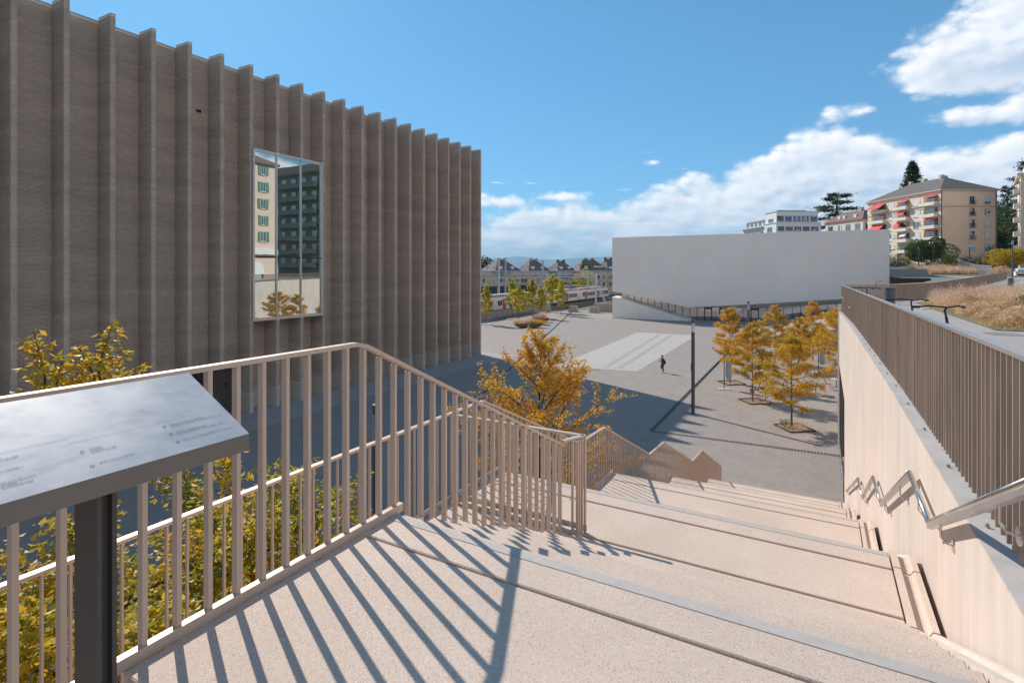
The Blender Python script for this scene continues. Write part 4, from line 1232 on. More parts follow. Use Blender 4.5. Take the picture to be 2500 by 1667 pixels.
# shrubs and background vegetation -----------------------------------
def blob(name, label, cat, centre, rad, mat, n, L, seed, group=None, kind=None, lumps=9, trunk=None, ground=None, wid=.55):
    r = np.random.default_rng(seed); rad = np.array(rad)
    lc = unit(r.normal(size=(lumps, 3)) * np.array([1, 1, .8]) + np.array([0, 0, .25])) * r.uniform(.45, .75, (lumps, 1)); ls = r.uniform(.3, .5, lumps)
    k = r.integers(0, lumps, n); d = unit(r.normal(size=(n, 3)))
    P = lc[k] + d * (ls[k] * r.uniform(.72, 1.05, n) ** .5)[:, None]
    core = r.random(n) < .25
    P[core] = d[core] * r.uniform(.3, .75, (core.sum(), 1))
    P = P * rad
    if ground is not None: P[:, 2] = np.maximum(P[:, 2], ground - centre[2] + .02 + r.random(n) * .1)
    t = thing(name, label, cat, centre, group, kind=kind)
    o = mkobj('crown' if trunk else 'foliage', leaf_cloud('foliage', P, L, seed, mat, .1, wid, axis=d * .5), t, world=False)
    if kind == 'stuff': setp(o, kind='stuff')
    if trunk:
        MB().tube([(0, 0, trunk[0] - centre[2]), (0.1, 0, -rad[2] * .3), (0, 0, rad[2] * .4)], [trunk[1], trunk[1] * .8, trunk[1] * .3], 7).build('trunk', 'bark', t, world=False)
    return t
def GA(u, d, extra=0.0):
    p = atd(u, 661, d); return (p[0], p[1], tz(p[0], p[1]) + extra)
def at_uv(u, v, d): return atd(u, v, d)
blob('magnolia_bush', 'big glossy dark green bush before the corner of the beige apartment building', 'bush', at_uv(2272, 617, 120), (4.6, 4.2, 3.9), 'leaf_gloss', 9000, .42, 1, trunk=(9, .2))
blob('bush', 'mid green bush right of the big glossy bush', 'bush', at_uv(2318, 640, 114), (1.7, 1.6, 1.9), 'leaf_green', 1800, .25, 2, trunk=(9, .1))
blob('bush', 'brownish green bush below the big glossy bush', 'bush', at_uv(2283, 653, 112), (1.9, 1.5, 1.0), 'dry_shrub', 1600, .2, 3, trunk=(9, .1))
blob('bush', 'olive and rust bush beside the right edge of the pale cube museum', 'bush', at_uv(2190, 643, 119), (2.6, 2, 1.9), 'leaf_green', 2200, .25, 4, trunk=(9, .1))
blob('bush', 'rust coloured bush behind the low white garden wall', 'bush', at_uv(2215, 632, 123), (1.7, 1.6, 2.0), 'dry_shrub', 1500, .22, 5, trunk=(9, .1))
blob('bush', 'dark hedge bush behind the grey picket fence', 'bush', at_uv(2362, 640, 122), (3.4, 2, 1.7), 'leaf_dark', 2200, .25, 6, trunk=(9, .1))
blob('bush', 'dark evergreen bush left of the golden tree', 'bush', at_uv(2408, 640, 118), (2.4, 2, 2.6), 'leaf_dark', 2200, .25, 7, trunk=(9, .1))
blob('golden_tree', 'spreading golden yellow tree above the white car', 'tree', at_uv(2472, 629, 102), (4.6, 3.6, 2.3), 'leaf_gold', 6500, .30, 8, lumps=14, trunk=(9, .16))
blob('bush', 'low brown green shrub left of the white car', 'bush', at_uv(2440, 661, 98), (2.4, 1.4, .95), 'dry_shrub', 1500, .18, 9, trunk=(9, .1))
for k, (u, v, d, rx, rz__, mt, lab) in enumerate([(2440, 580, 150, 6.5, 8.5, 'leaf_green', 'tall dark green tree right of the beige apartment building'), (2470, 545, 165, 6.5, 8.0, 'leaf_green', 'green tree on the slope beside the rightmost building'),
        (2428, 535, 168, 4.0, 6.0, 'leaf_green', 'olive green tree with a rounded top touching the beige apartment building'), (2455, 625, 140, 8, 5, 'leaf_dark', 'dark shady thicket tree behind the golden one'), (2420, 610, 150, 4, 7, 'leaf_dark', 'dark tree close against the right wall of the beige building')]):
    blob('broadleaf_tree', lab, 'tree', at_uv(u, v, d), (rx, rx * .8, rz__), mt, 4500, .6, 20 + k, 'trees on the slope right of the beige building', trunk=(12, .3))
# conifers
def conifer(name, label, u, vtop, vbot, d, wpx, seed, mat, n, L, cedar=False, tiers=16):
    r = np.random.default_rng(seed); p = atd(u, 661, d); zt_ = CAMH + (661 - vtop) / 1320 * d; zb = CAMH + (661 - vbot) / 1320 * d; R = wpx / 2 / 1320 * d
    t = thing(name, label, 'tree', (p[0], p[1], zb - 4))
    H = zt_ - zb; T = MB().tube([(0, 0, 0), (0, 0, 4 + H * .6), (0.2, 0, 4 + H * .98)], [R * .10, R * .06, .05], 7); P = []
    if cedar:
        for i in range(15):
            z = 4 + H * (.12 + .86 * i / 14); az = i * 2.4 + r.uniform(-.3, .3); rel = i / 14
            rr_ = R * (1.0 if rel < .5 else 1.0 - (rel - .5) * 1.1) * r.uniform(.75, 1.1)
            e = (math.cos(az) * rr_, math.sin(az) * rr_, z + rr_ * .12); s0 = (0, 0, z - rr_ * .35)
            T.tube([s0, ((s0[0] + e[0]) * .45, (s0[1] + e[1]) * .45, z), e], [.22, .14, .05], 4)
            m = n // 15; c = np.array(s0) + (np.array(e) - np.array(s0)) * r.uniform(.35, 1.05, (m, 1)); c[:, 2] = z + .1 * rr_ + r.normal(size=m) * .28
            c[:, :2] += r.normal(size=(m, 2)) * rr_ * .22; P.append(c)
    else:
        for i in range(tiers * 9):
            rel = r.random() ** .9; z = 4 + H * rel; rr_ = R * (1 - rel ** 1.5) * (.65 + .5 * abs(math.sin(rel * 23 + i))) + .25
            az = r.uniform(0, 6.283); m = n // (tiers * 9)
            e = np.array((math.cos(az) * rr_, math.sin(az) * rr_, z)); s0 = np.array((0, 0, z + rr_ * .25))
            c = s0 + (e - s0) * r.uniform(.3, 1, (m, 1)) + r.normal(size=(m, 3)) * np.array((.3, .3, .35)) * R * .22; P.append(c)
    T.build('trunk', 'bark', t, world=False)
    P = np.concatenate(P)
    mkobj('crown', leaf_cloud('crown', P, L, seed, mat, .1, .45), t, world=False)
conifer('sequoia', 'tall narrow dark conifer standing behind the roof of the beige apartment building', 2228, 397, 500, 178, 60, 71, 'leaf_dark', 9000, .75)
conifer('cedar_tree', 'wide flat-layered cedar between the white building and the brown roofed villa', 2043, 474, 575, 225, 98, 72, 'leaf_dark', 7500, .9, True)
conifer('pine_tree', 'open blue-green pine on the slope against the sky near the right edge', 2460, 457, 520, 185, 42, 73, 'leaf_dark', 1500, .7, True)
conifer('cedar_tree', 'dark conifer branches reaching over the rightmost building', 2520, 395, 520, 130, 90, 74, 'leaf_dark', 3500, .6, True)
blob('round_tree', 'round dark green tree at the far left beyond the railway houses', 'tree', at_uv(1180, 655, 205), (5.5, 4, 5.0), 'leaf_dark', 1800, .7, 75, trunk=(0, .3))
blob('round_tree', 'yellow green tree before the fourth railway house', 'tree', at_uv(1425, 684, 185), (4.6, 3, 4.2), 'leaf_yellow', 1800, .6, 76, trunk=(0, .3))

# dry grass -------------------------------------------------------------
def grass_mesh(P, H, seed, mat, w=.02, lean=.35):
    r = np.random.default_rng(seed); n = len(P); az = r.uniform(0, 6.283, n); h = H * r.uniform(.5, 1.1, n) * (1 + .38 * np.sin(P[:, 0] * 1.9 + 1) * np.cos(P[:, 1] * 1.3) + .15 * np.sin(P[:, 0] * 5 + P[:, 1] * 4))
    d = np.stack([np.cos(az), np.sin(az), np.zeros(n)], 1); s = np.stack([-np.sin(az + 1), np.cos(az + 1), np.zeros(n)], 1)
    L = r.uniform(.1, lean, n)[:, None]
    V = np.empty((n, 4, 3)); V[:, 0] = P - s * w; V[:, 1] = P + s * w
    V[:, 2] = P + d * L * h[:, None] + np.array([0, 0, 1]) * h[:, None] + s * w * .5; V[:, 3] = P + d * L * h[:, None] * .95 + np.array([0, 0, 1]) * h[:, None] * 1.0 - s * w * .5
    return np_quads('grass', V.reshape(-1, 3), mat)
def scatter_quad(cs, n, seed, dz=0):
    r = np.random.default_rng(seed); a, b, c, d = [np.array(q[:2]) for q in cs]; s = r.random((n, 1)); t = r.random((n, 1))
    P = (a * (1 - s) + b * s) * (1 - t) + (d * (1 - s) + c * s) * t
    z = np.array([tz(x, y) for x, y in P]) if dz is not None else np.zeros(n)
    return np.column_stack([P, z + (dz or 0)])
# bed on the terrace: dry mound with grasses and low green shrubs
bed = [(3.6, 20.5), (10.5, 24.5), (15.5, 44), (7.2, 36)]
bed_cs = [GA(2285, 20.8), GA(2560, 15.0), GA(2560, 30), GA(2420, 44)]
bedp = [(4.7, 20.3), (12.5, 19.5), (19.0, 47.0), (5.4, 38.5)]
def mound(x, y):
    c = Vector((9.6, 30.5)); return c
m = MB(); n = 24; vs = []; fs = []
A_, B_, C_, D_ = [Vector(q) for q in bedp]
def bedpt(s, t):
    p = (A_ * (1 - s) + B_ * s) * (1 - t) + (D_ * (1 - s) + C_ * s) * t
    h = .32 * (max(0, math.sin(math.pi * s)) * max(0, math.sin(math.pi * t))) ** .5
    return p.x, p.y, tz(p.x, p.y) + .02 + h
for i in range(n + 1):
    for j in range(n + 1): vs.append(bedpt(i / n, j / n))
for i in range(n):
    for j in range(n):
        k = i * (n + 1) + j; fs.append((k, k + n + 1, k + n + 2, k + 1))
setp(m.add(vs, fs).build('planting_bed', 'turf_gold' if False else 'earth', smooth=True), kind='structure')
rb = np.random.default_rng(5)
def bedscatter(N, smin=0, smax=1, tmin=0, tmax=1):
    S = rb.uniform(smin, smax, N); T = rb.uniform(tmin, tmax, N); return np.array([bedpt(s, t) for s, t in zip(S, T)])
def stuffmesh(name, label, me):
    o = mkobj(name, me); return setp(o, label, name.replace('_', ' '), None, 'stuff')
stuffmesh('dry_grass', 'pale pink dry ornamental grass standing on top of the terrace bed', grass_mesh(bedscatter(26000, .04, 1, .60, .97), .66, 6, 'dry_grass', .009, .6))
LP = []
for q in range(110):
    s_, t_ = rb.uniform(.03, .97), rb.uniform(.05, .80) ** 1.15
    if min((s_ - .2) ** 2 + (t_ - .16) ** 2, (s_ - .78) ** 2 + (t_ - .25) ** 2) < .006: continue
    c = np.array(bedpt(s_, t_)); R_ = rb.uniform(.28, .62) * (1.0 if t_ < .6 else .8)
    m_ = int(3000 * (R_ / .45) ** 2 * .42); d_ = unit(rb.normal(size=(m_, 3))); d_[:, 2] = np.abs(d_[:, 2]); LP.append(c + d_ * R_ * np.array((1.25, 1.25, rb.uniform(.8, 1.25))) * rb.uniform(.75, 1.06, (m_, 1)))
P = np.concatenate(LP)
stuffmesh('dry_shrubs', 'tangled dry tan and rust shrubs covering the near side of the terrace bed', leaf_cloud('dry_shrubs', P, .075, 7, 'dry_shrub', -.4, .38))
P = bedscatter(16000, 0, 1, 0, 1)
stuffmesh('turf', 'short golden turf round the edge of the terrace bed', grass_mesh(P, .09, 8, 'turf_gold', .012, .8))
for k, (s, t) in enumerate(((.20, .16), (.78, .25), (.5, .42))):
    x, y, z = bedpt(s, t)
    blob('low_shrub', ('leafy green shrub at the near corner of the dry bed, beside the bicycles', 'dark green shrub at the right end of the dry bed near the frame edge', 'small green shrub half sunk in the middle of the dry grass')[k], 'shrub', (x, y, z + .58), ((.8, .75, .62), (.7, .7, .62), (.45, .45, .5))[k], 'leaf_green', 2600, .085, 90 + k, 'green shrubs in the terrace bed', trunk=(z - .1, .03))
# bare twiggy shrub behind the bed
tw = thing('bare_shrub', 'leafless twiggy shrub standing out against the far fence', 'shrub', (*[bedpt(.18, .86)[i] for i in (0, 1)], bedpt(.18, .86)[2]))
T = MB(); r6 = random.Random(6)
for i in range(14):
    a = r6.uniform(0, 6.28); l = r6.uniform(.6, 1.1); p1 = Vector((math.cos(a) * l * .3, math.sin(a) * l * .3, l * .5)); p2 = p1 + Vector((math.cos(a) * l * .3, math.sin(a) * l * .3, l * .5))
    T.tube([(0, 0, 0), p1, p2], [.012, .008, .003], 4)
    for j in range(4):
        q = p1.lerp(p2, r6.random()); T.tube([q, q + Vector((r6.gauss(0, .12), r6.gauss(0, .12), r6.uniform(.1, .3)))], [.005, .002], 3)
T.build('twigs', 'dry_grass', tw, world=False)
# grass belt behind the road
cs = [LD(*q) for q in ((83, 107), (97, 107), (96, 113), (82, 113))]
stuffmesh('dry_grass', 'long belt of pale pink dry grass beyond the road', grass_mesh(scatter_quad(cs, 9000, 9), 1.45, 10, 'dry_grass', .03, .6))
for k in range(8):
    pass
# picket fence on the hill
pf = thing('picket_fence', 'curved grey metal picket fence below the beige apartment building', 'fence', GA(2380, 112))
N_ = 44; prev = None
for i in range(N_):
    t = i / (N_ - 1); u = 2340 + 80 * t; d = 121 - 22 * t ** .8; p = atd(u, 661, d); vt = interp(t, [0, .25, .5, 1], [632, 639, 645, 648])
    zt_ = CAMH + (661 - vt) / 1320 * d; zb = min(zt_ - 1.2, tz(p[0], p[1]) - .2)
    if 'pk' not in UNIT: UNIT['pk'] = MB().box(-.035, .035, -.02, .02, 0, 1).mesh('picket', 'galva')
    mkobj('picket', UNIT['pk'], pf, loc=(p[0], p[1], zb), scale=(1, 1, zt_ - zb))
    if prev: MB().obox(prev, (p[0], p[1], zt_ - .2), .03, .05).build('rail', 'galva', pf)
    prev = (p[0], p[1], zt_ - .2)

# ================================================================== STREET FURNITURE
def lamp(loc, label, s=1.0, group='tall cylinder street lamps'):
    t = thing('street_lamp', label, 'street lamp', loc, group)
    t.scale = (1, 1, s)
    MB().lathe([(.125, 0), (.125, 5.69)], 16).build('post', 'lamp_metal', t, world=False, smooth=False)
    MB().lathe([(.115, 5.69), (.115, 6.33)], 16).build('glass_cylinder', 'clear_glass', t, world=False)
    MB().lathe([(.03, 5.69), (.03, 6.33)], 8).build('inner_rod', 'galva', t, world=False)
    MB().lathe([(.125, 6.33), (.125, 6.57), (.11, 6.58)], 16).build('cap', 'lamp_metal', t, world=False)
    return t
L1 = lamp(gnd(1692, 1009.4), 'tall dark lamp post in the open square near the drain')
p = (-SN * 1, 0)
MB().box(-.14, -.10, -.06, .06, 3.0, 3.5).build('camera_box', 'black', L1, world=False)
def lampcopy(loc, label, s=1.0):
    r = L1.copy(); COL.objects.link(r); r.location = loc; r['label'] = label; r.scale = (1, 1, s)
    for ch in L1.children:
        if ch.name.startswith('camera_box'): continue
        c = ch.copy(); COL.objects.link(c); c.parent = r
g = gnd(1827, 880); lampcopy(g, 'lamp post rising behind the leftmost autumn trees')
p = atd(921, 661, 13.9); lampcopy((p[0], p[1], 0), 'lamp post seen through the near railing, its glass head just below the top rail')
lampcopy(GA(2472, 90), 'terrace lamp post beside the white car', 6.55 / 6.58 * .97)
lampcopy(GA(2367, 112), 'lamp post behind the dry grass, before the picket fence', .98)
lampcopy(GA(2243, 118), 'shorter looking lamp post before the big glossy bush', .85)
# bins
b1 = thing('litter_bin', 'dark cylindrical litter bin standing behind the fence near the bicycles', 'bin', (3.84, 35.57, tz(3.84, 35.57)))
MB().lathe([(.25, 0), (.25, .86)], 18).build('body', 'lamp_metal', b1, world=False); MB().lathe([(.27, .88), (.27, .93), (.2, .95)], 18).build('lid', 'lamp_metal', b1, world=False); MB().lathe([(.2, .85), (.2, .885)], 12).build('slot', 'black', b1, world=False)
b2 = thing('litter_bin', 'dark litter bin on a thin post beside the far path', 'bin', GA(2468, 47))
MB().lathe([(.21, .38), (.21, 1.08), (.19, 1.1)], 16).build('body', 'lamp_metal', b2, world=False); MB().lathe([(.03, 0), (.03, .4)], 8).build('post', 'lamp_metal', b2, world=False)
mh = gnd(2450, 817, tz(4.8, 20))
setp(MB().lathe([(.42, 0), (.42, .012)], 24, (mh[0], mh[1], tz(mh[0], mh[1]) + .004)).build('manhole_cover', 'dark_concrete'), 'round dark manhole cover in the terrace path', 'manhole cover')

# bicycles -----------------------------------------------------------------
def bicycle(loc, rotz, label, group, frame='black', scale=1.0):
    t = thing('bicycle', label, 'bicycle', loc, group, rotz if abs(rotz) > 1e-6 else 1e-6); t.scale = (scale,) * 3
    def ring(x):
        pts = [(x + .34 * math.cos(a), 0, .35 + .34 * math.sin(a)) for a in [2 * math.pi * k / 20 for k in range(21)]]
        m = MB().tube(pts, .019, 5, cap=False).build('wheel', 'rubber', t, world=False)
        s = MB()
        for k in range(10):
            a = 2 * math.pi * k / 10; s.tube([(x, 0, .35), (x + .33 * math.cos(a), 0, .35 + .33 * math.sin(a))], .003, 3)
        s.build('spokes', 'steel', m)
    ring(-.52); ring(.52)
    F = MB()
    for a, b, r in (((-.52, 0, .35), (-.12, 0, .30), .012), ((-.12, 0, .30), (-.24, 0, .78), .017), ((-.22, 0, .74), (.34, 0, .80), .017), ((-.12, 0, .30), (.36, 0, .74), .02), ((-.52, 0, .35), (-.22, 0, .74), .011), ((.33, 0, .92), (.40, 0, .62), .018), ((.40, 0, .62), (.52, 0, .35), .013)):
        F.tube([a, b], r, 6)
    F.build('frame', frame, t, world=False)
    MB().tube([(.33, 0, .92), (.30, 0, 1.02), (.34, 0, 1.06)], .014, 6).tube([(.22, -.31, 1.06), (.30, -.2, 1.08), (.35, 0, 1.06), (.30, .2, 1.08), (.22, .31, 1.06)], .012, 6).build('handlebar', 'dark_metal', t, world=False)
    for s in (-1, 1):
        MB().tube([(.23, s * .29, 1.06), (.17, s * .37, 1.055)], .019, 8).build('grip', 'black', t, world=False)
        MB().tube([(.30, s * .18, 1.07), (.36, s * .22, 1.04), (.30, s * .30, 1.03)], .006, 4).build('brake_lever', 'steel', t, world=False)
    MB().add([(-.38, -.08, .90), (-.38, .08, .90), (-.10, .02, .91), (-.10, -.02, .91), (-.38, -.06, .85), (-.38, .06, .85), (-.12, .015, .87), (-.12, -.015, .87)], [(0, 3, 2, 1), (4, 5, 6, 7), (0, 1, 5, 4), (1, 2, 6, 5), (2, 3, 7, 6), (3, 0, 4, 7)]).build('saddle', 'black', t, world=False)
    MB().tube([(-.12, -.1, .30), (-.12, .1, .30)], .03, 8).box(-.2, -.1, .1, .16, .14, .17).box(-.14, -.04, -.16, -.1, .44, .47).build('pedals', 'dark_metal', t, world=False)
    return t
BG = 'bicycles leaning on the terrace fence'
BZ = lambda y: tz(2, y)
bk = bicycle((1.58, 12.9, BZ(13)), -math.pi / 2 + .38, 'black bicycle with its handlebar over the fence, before the litter bin', BG, scale=1.02)
copy_tree(bk, (1.58, 10.1, BZ(10)), -math.pi / 2 + .45, 'black bicycle nearest the stair, its handlebar over the fence', scale=1.02)
b3 = copy_tree(bk, (1.68, 21.6, BZ(21)), -math.pi / 2 - .04, 'bicycle with a mirror at the far corner of the fence', scale=1.08)
MB().tube([(.28, .2, 1.08), (.32, .26, 1.25), (.30, .30, 1.28)], .006, 5).lathe([(.01, 0), (.055, .01), (.05, .02)], 10, (.30, .34, 1.27)).build('mirror', 'black', b3, world=False)
copy_tree(bk, (1.75, 23.8, BZ(24)), math.pi / 2, 'bicycle crowded beside the one with a mirror', scale=1.03)
BR2 = 'bicycles in the stand beside the railway'
bar_a, bar_b = gnd(1190, 786), gnd(1300, 766)
st = thing('bicycle_stand', 'long low rail of the bicycle stand along the railway wall', 'bicycle stand', bar_a)
A, B = Vector(bar_a), Vector(bar_b)
MB().obox(A + Vector((0, 0, .8)), B + Vector((0, 0, .8)), .06, .06).build('rail', 'galva', st)
for k in range(8):
    q = A.lerp(B, k / 7); MB().obox(q, q + Vector((0, 0, .8)), .05, .05, up=(1, 0, 0)).build('post', 'galva', st)
rk = random.Random(4)
for k in range(14):
    q = A.lerp(B, .12 + .85 * k / 13)
    copy_tree(bk, (q.x + .3, q.y, 0), rk.uniform(-.3, .3), ('bicycle in the railway rack, number %s from the museum end' % ('first second third fourth fifth sixth seventh eighth ninth tenth eleventh twelfth thirteenth last'.split()[k])).replace(', number ', ', the '), BR2, scale=1.0)
# café ------------------------------------------------------------------
def umbrella(loc, label, rotz):
    t = thing('closed_umbrella', label, 'umbrella', loc, 'closed grey café umbrellas', rotz + 1e-6)
    MB().tube([(0, 0, 0), (0, 0, 2.75)], .035, 8).build('pole', 'dark_metal', t, world=False)
    MB().tube([(0, 0, 2.6), (.35, 0, 2.75)], .02, 6).build('arm', 'dark_metal', t, world=False)
    m = MB(); n = 18
    for z, R in ((2.72, .04), (2.5, .14), (2.0, .20), (1.4, .22), (1.0, .19), (.85, .12)):
        for k in range(n):
            a = 2 * math.pi * k / n; rr_ = R * (1 + (.28 if k % 2 else -.22)); m.v.append((.36 + rr_ * math.cos(a), rr_ * math.sin(a), z))
    for i in range(5):
        for k in range(n): m.f.append((i * n + k, i * n + (k + 1) % n, (i + 1) * n + (k + 1) % n, (i + 1) * n + k))
    m.f.append(tuple(range(n))); m.build('folded_canopy', 'canvas', t, world=False)
    MB().box(-.45, .45, -.45, .45, 0, .05).build('base', 'plaza_white', t, world=False)
    return t
u1 = umbrella(gnd(1768, 950), 'closed grey umbrella left of the autumn trees, near the drain', .2)
copy_tree(u1, gnd(1998, 911), .3, 'closed grey umbrella between the last trees and the tall wall')
def table(loc, label):
    t = thing('cafe_table', label, 'table', loc, 'café tables under the autumn trees')
    MB().box(-.45, .45, -.4, .4, .71, .74).build('table_top', 'table_top', t, world=False)
    MB().lathe([(.03, .03), (.03, .71)], 8).build('column', 'dark_metal', t, world=False)
    MB().tube([(-.34, -.3, 0.02), (0, 0, .06), (.34, .3, 0.02)], .018, 5).tube([(-.34, .3, 0.02), (0, 0, .06), (.34, -.3, 0.02)], .018, 5).build('foot', 'dark_metal', t, world=False)
    return t
tb = table(gnd(1869, 979), 'grey café table beside the orange chair, near the second tree')
for (u, v), lab in (((1854, 948), 'grey café table just behind the one beside the orange chair'), ((2042, 946), 'grey café table close to the tall concrete wall'), ((1935, 958), 'grey café table behind the trunk of the tree nearest the wall'), ((1992, 962), 'grey café table right of the tree nearest the wall')):
    c = tb.copy(); COL.objects.link(c); c.location = gnd(u, v); c['label'] = lab
    for ch in tb.children:
        k = ch.copy(); COL.objects.link(k); k.parent = c
def chair(loc, rotz, label):
    t = thing('cafe_chair', label, 'chair', loc, 'orange café chairs under the autumn trees', rotz)
    for s in (-1, 1):
        MB().tube([(s * .2, -.2, 0), (s * .19, -.17, .45)], .012, 5).build('leg', 'chair_orange', t, world=False)
        MB().tube([(s * .2, .22, 0), (s * .19, .18, .45), (s * .19, .24, .82)], .012, 5).build('leg', 'chair_orange', t, world=False)
    MB().box(-.21, .21, -.2, .19, .44, .465).build('seat', 'chair_orange', t, world=False)
    MB().add([(-.2, .19, .50), (.2, .19, .50), (.2, .25, .84), (-.2, .25, .84), (-.2, .205, .50), (.2, .205, .50), (.2, .265, .84), (-.2, .265, .84)], [(0, 1, 2, 3), (7, 6, 5, 4), (0, 4, 5, 1), (3, 2, 6, 7), (0, 3, 7, 4), (1, 5, 6, 2)]).build('backrest', 'chair_orange', t, world=False)
    return t
ch0 = chair(gnd(1841, 975), 2.6, 'orange café chair behind the trunk of the second tree')
for (u, v), rz_, lab in (((1896, 974), -.5, 'orange café chair right of the grey table'), ((1925, 975), 1.0, 'orange café chair half under the tree nearest the wall'), ((1875, 945), 3.0, 'orange café chair behind the two grey tables'), ((2022, 950), 1.4, 'orange café chair beside the table close to the wall'), ((2010, 968), .4, 'orange café chair in the shade right of the biggest tree'), ((1955, 950), 2.2, 'orange café chair deep behind the biggest tree')):
    copy_tree(ch0, gnd(u, v), rz_, lab)
# low plants at tree beds
x, y, z = gnd(1915, 1043)
blob('low_shrub', 'small green shrub in the bed of the tree nearest the wall', 'shrub', (x, y, .28), (.32, .32, .34), 'leaf_green', 500, .06, 101, trunk=(0, .02))
g = gnd(1933, 1045); rg = np.random.default_rng(3)
P = np.column_stack([g[0] + rg.normal(0, .35, 500), g[1] + rg.normal(0, .35, 500), np.full(500, .03)])
stuffmesh('dry_grass', 'tufts of dry grass in the bed of the tree nearest the wall', grass_mesh(P, .4, 4, 'dry_grass', .006, .5))
# planters
pl = thing('planter', 'long low boat shaped planter with dry grass and an orange shrub', 'planter', gnd(1290, 800), rotz=YAW)
def bowl(Lx, Ly, h, mat, par, name='bowl'):
    m = MB(); n = 28; prof = [(.45, 0), (.8, .35), (1.0, 1.0), (.93, 1.0), (.9, .8)]
    for f, z in prof:
        for k in range(n):
            a = 2 * math.pi * k / n; m.v.append((Lx * f * math.cos(a), Ly * f * math.sin(a), h * z + .05 * math.sin(3 * a) * f))
    for i in range(len(prof) - 1):
        for k in range(n): m.f.append((i * n + k, i * n + (k + 1) % n, (i + 1) * n + (k + 1) % n, (i + 1) * n + k))
    m.f.append(tuple((len(prof) - 1) * n + k for k in range(n))); m.build(name, mat, par, world=False, smooth=False)
bowl(2.8, 1.15, .8, 'planter', pl)
rp_ = np.random.default_rng(8)
P = np.column_stack([rp_.uniform(-2.5, .6, 1500), rp_.normal(0, .4, 1500), np.full(1500, .65)])
setp(mkobj('grass', grass_mesh(P, .95, 12, 'dry_grass', .02, .6), pl, world=False), kind='stuff')
P = rp_.normal(size=(1100, 3)) * np.array((.75, .45, .22)) + np.array((1.5, 0, 1.0))
mkobj('orange_shrub', leaf_cloud('orange_shrub', P, .2, 5, 'leaf_orange', .1), pl, world=False)
pl2 = thing('planter', 'short dark red boat shaped planter holding a green tree', 'planter', gnd(1322, 786), rotz=YAW - .1)
bowl(1.6, .8, .75, 'planter_red', pl2)
P = np.column_stack([rp_.uniform(-1.8, .9, 800), rp_.normal(0, .4, 800), np.full(800, .6)])
setp(mkobj('grass', grass_mesh(P, 1.1, 13, 'dry_grass', .02, .7), pl2, world=False), kind='stuff')

# ================================================================== PERSON
def skin(name, J, E, mat, parent, sub=2, root=0):
    me = bpy.data.meshes.new(name); me.from_pydata([j[0] for j in J], E, []); me.materials.append(MATS[mat])
    o = bpy.data.objects.new(name, me); COL.objects.link(o)
    o.modifiers.new('s', 'SKIN'); sv = me.skin_vertices[0].data
    for i, j in enumerate(J):
        sv[i].radius = j[1] if isinstance(j[1], tuple) else (j[1], j[1]); sv[i].use_root = (i == root)
    ss = o.modifiers.new('b', 'SUBSURF'); ss.levels = sub; ss.render_levels = sub
    dg = bpy.context.evaluated_depsgraph_get(); m2 = bpy.data.meshes.new_from_object(o.evaluated_get(dg))
    m2.name = name; bpy.data.objects.remove(o); m2.polygons.foreach_set('use_smooth', [True] * len(m2.polygons))
    if not m2.materials: m2.materials.append(MATS[mat])
    return mkobj(name, m2, parent, world=False)
pg = gnd(1618, 909.5)
pn = thing('person', 'person in a dark jacket and black trousers walking left while looking at a phone', 'person', pg, rotz=YAW + math.radians(196))
# local: +x is the walking direction; standing leg vertical, other leg lifted behind
J = [((0, 0, .90), (.11, .13)), ((0, 0, 1.10), (.10, .13)), ((.02, 0, 1.30), (.11, .16)), ((.05, 0, 1.42), .055), ((.09, 0, 1.50), .05), ((.11, 0, 1.58), (.085, .08)), ((.11, 0, 1.66), (.075, .07)),
     ((0, .09, .84), .085), ((.04, .09, .46), .055), ((0, .09, .08), .042), ((.14, .09, .035), .035),
     ((0, -.09, .84), .085), ((.16, -.09, .50), .055), ((-.16, -.09, .26), .04), ((-.12, -.09, .15), .032),
     ((.02, .19, 1.36), .05), ((-.02, .22, 1.10), .04), ((.20, .16, 1.02), .032), ((.28, .13, 1.04), .028),
     ((.02, -.19, 1.36), .05), ((.0, -.22, 1.10), .04), ((.20, -.12, 1.08), .032), ((.29, -.06, 1.12), .028)]
E = [(0, 1), (1, 2), (2, 3), (3, 4), (4, 5), (5, 6), (0, 7), (7, 8), (8, 9), (9, 10), (0, 11), (11, 12), (12, 13), (13, 14), (2, 15), (15, 16), (16, 17), (17, 18), (2, 19), (19, 20), (20, 21), (21, 22)]
skin('body', J, E, 'skin', pn)
skin('jacket', [((0, 0, .80), (.15, .18)), ((0, 0, 1.08), (.135, .165)), ((.02, 0, 1.31), (.135, .185)), ((.04, 0, 1.42), .075), ((.02, .20, 1.36), .066), ((-.02, .235, 1.10), .055), ((.17, .17, 1.03), .045), ((.02, -.20, 1.36), .066), ((.0, -.235, 1.10), .055), ((.17, -.14, 1.08), .045)],
     [(0, 1), (1, 2), (2, 3), (2, 4), (4, 5), (5, 6), (2, 7), (7, 8), (8, 9)], 'jacket', pn)
skin('trousers', [((0, 0, .93), (.12, .14)), ((0, .09, .84), .10), ((.04, .09, .46), .072), ((0, .09, .12), .056), ((0, -.09, .84), .10), ((.16, -.09, .50), .072), ((-.14, -.09, .28), .055)], [(0, 1), (1, 2), (2, 3), (0, 4), (4, 5), (5, 6)], 'trousers', pn)
for (x, y, z) in ((.05, .09, .04), (-.13, -.09, .17)):
    m = MB().lathe([(.04, -.04), (.055, -.01), (.045, .03)], 10); m.v = [(x + a * 2.2, y + b, max(z + c, .003)) for a, b, c in m.v]; m.build('shoe', 'shoe_white', pn, world=False)
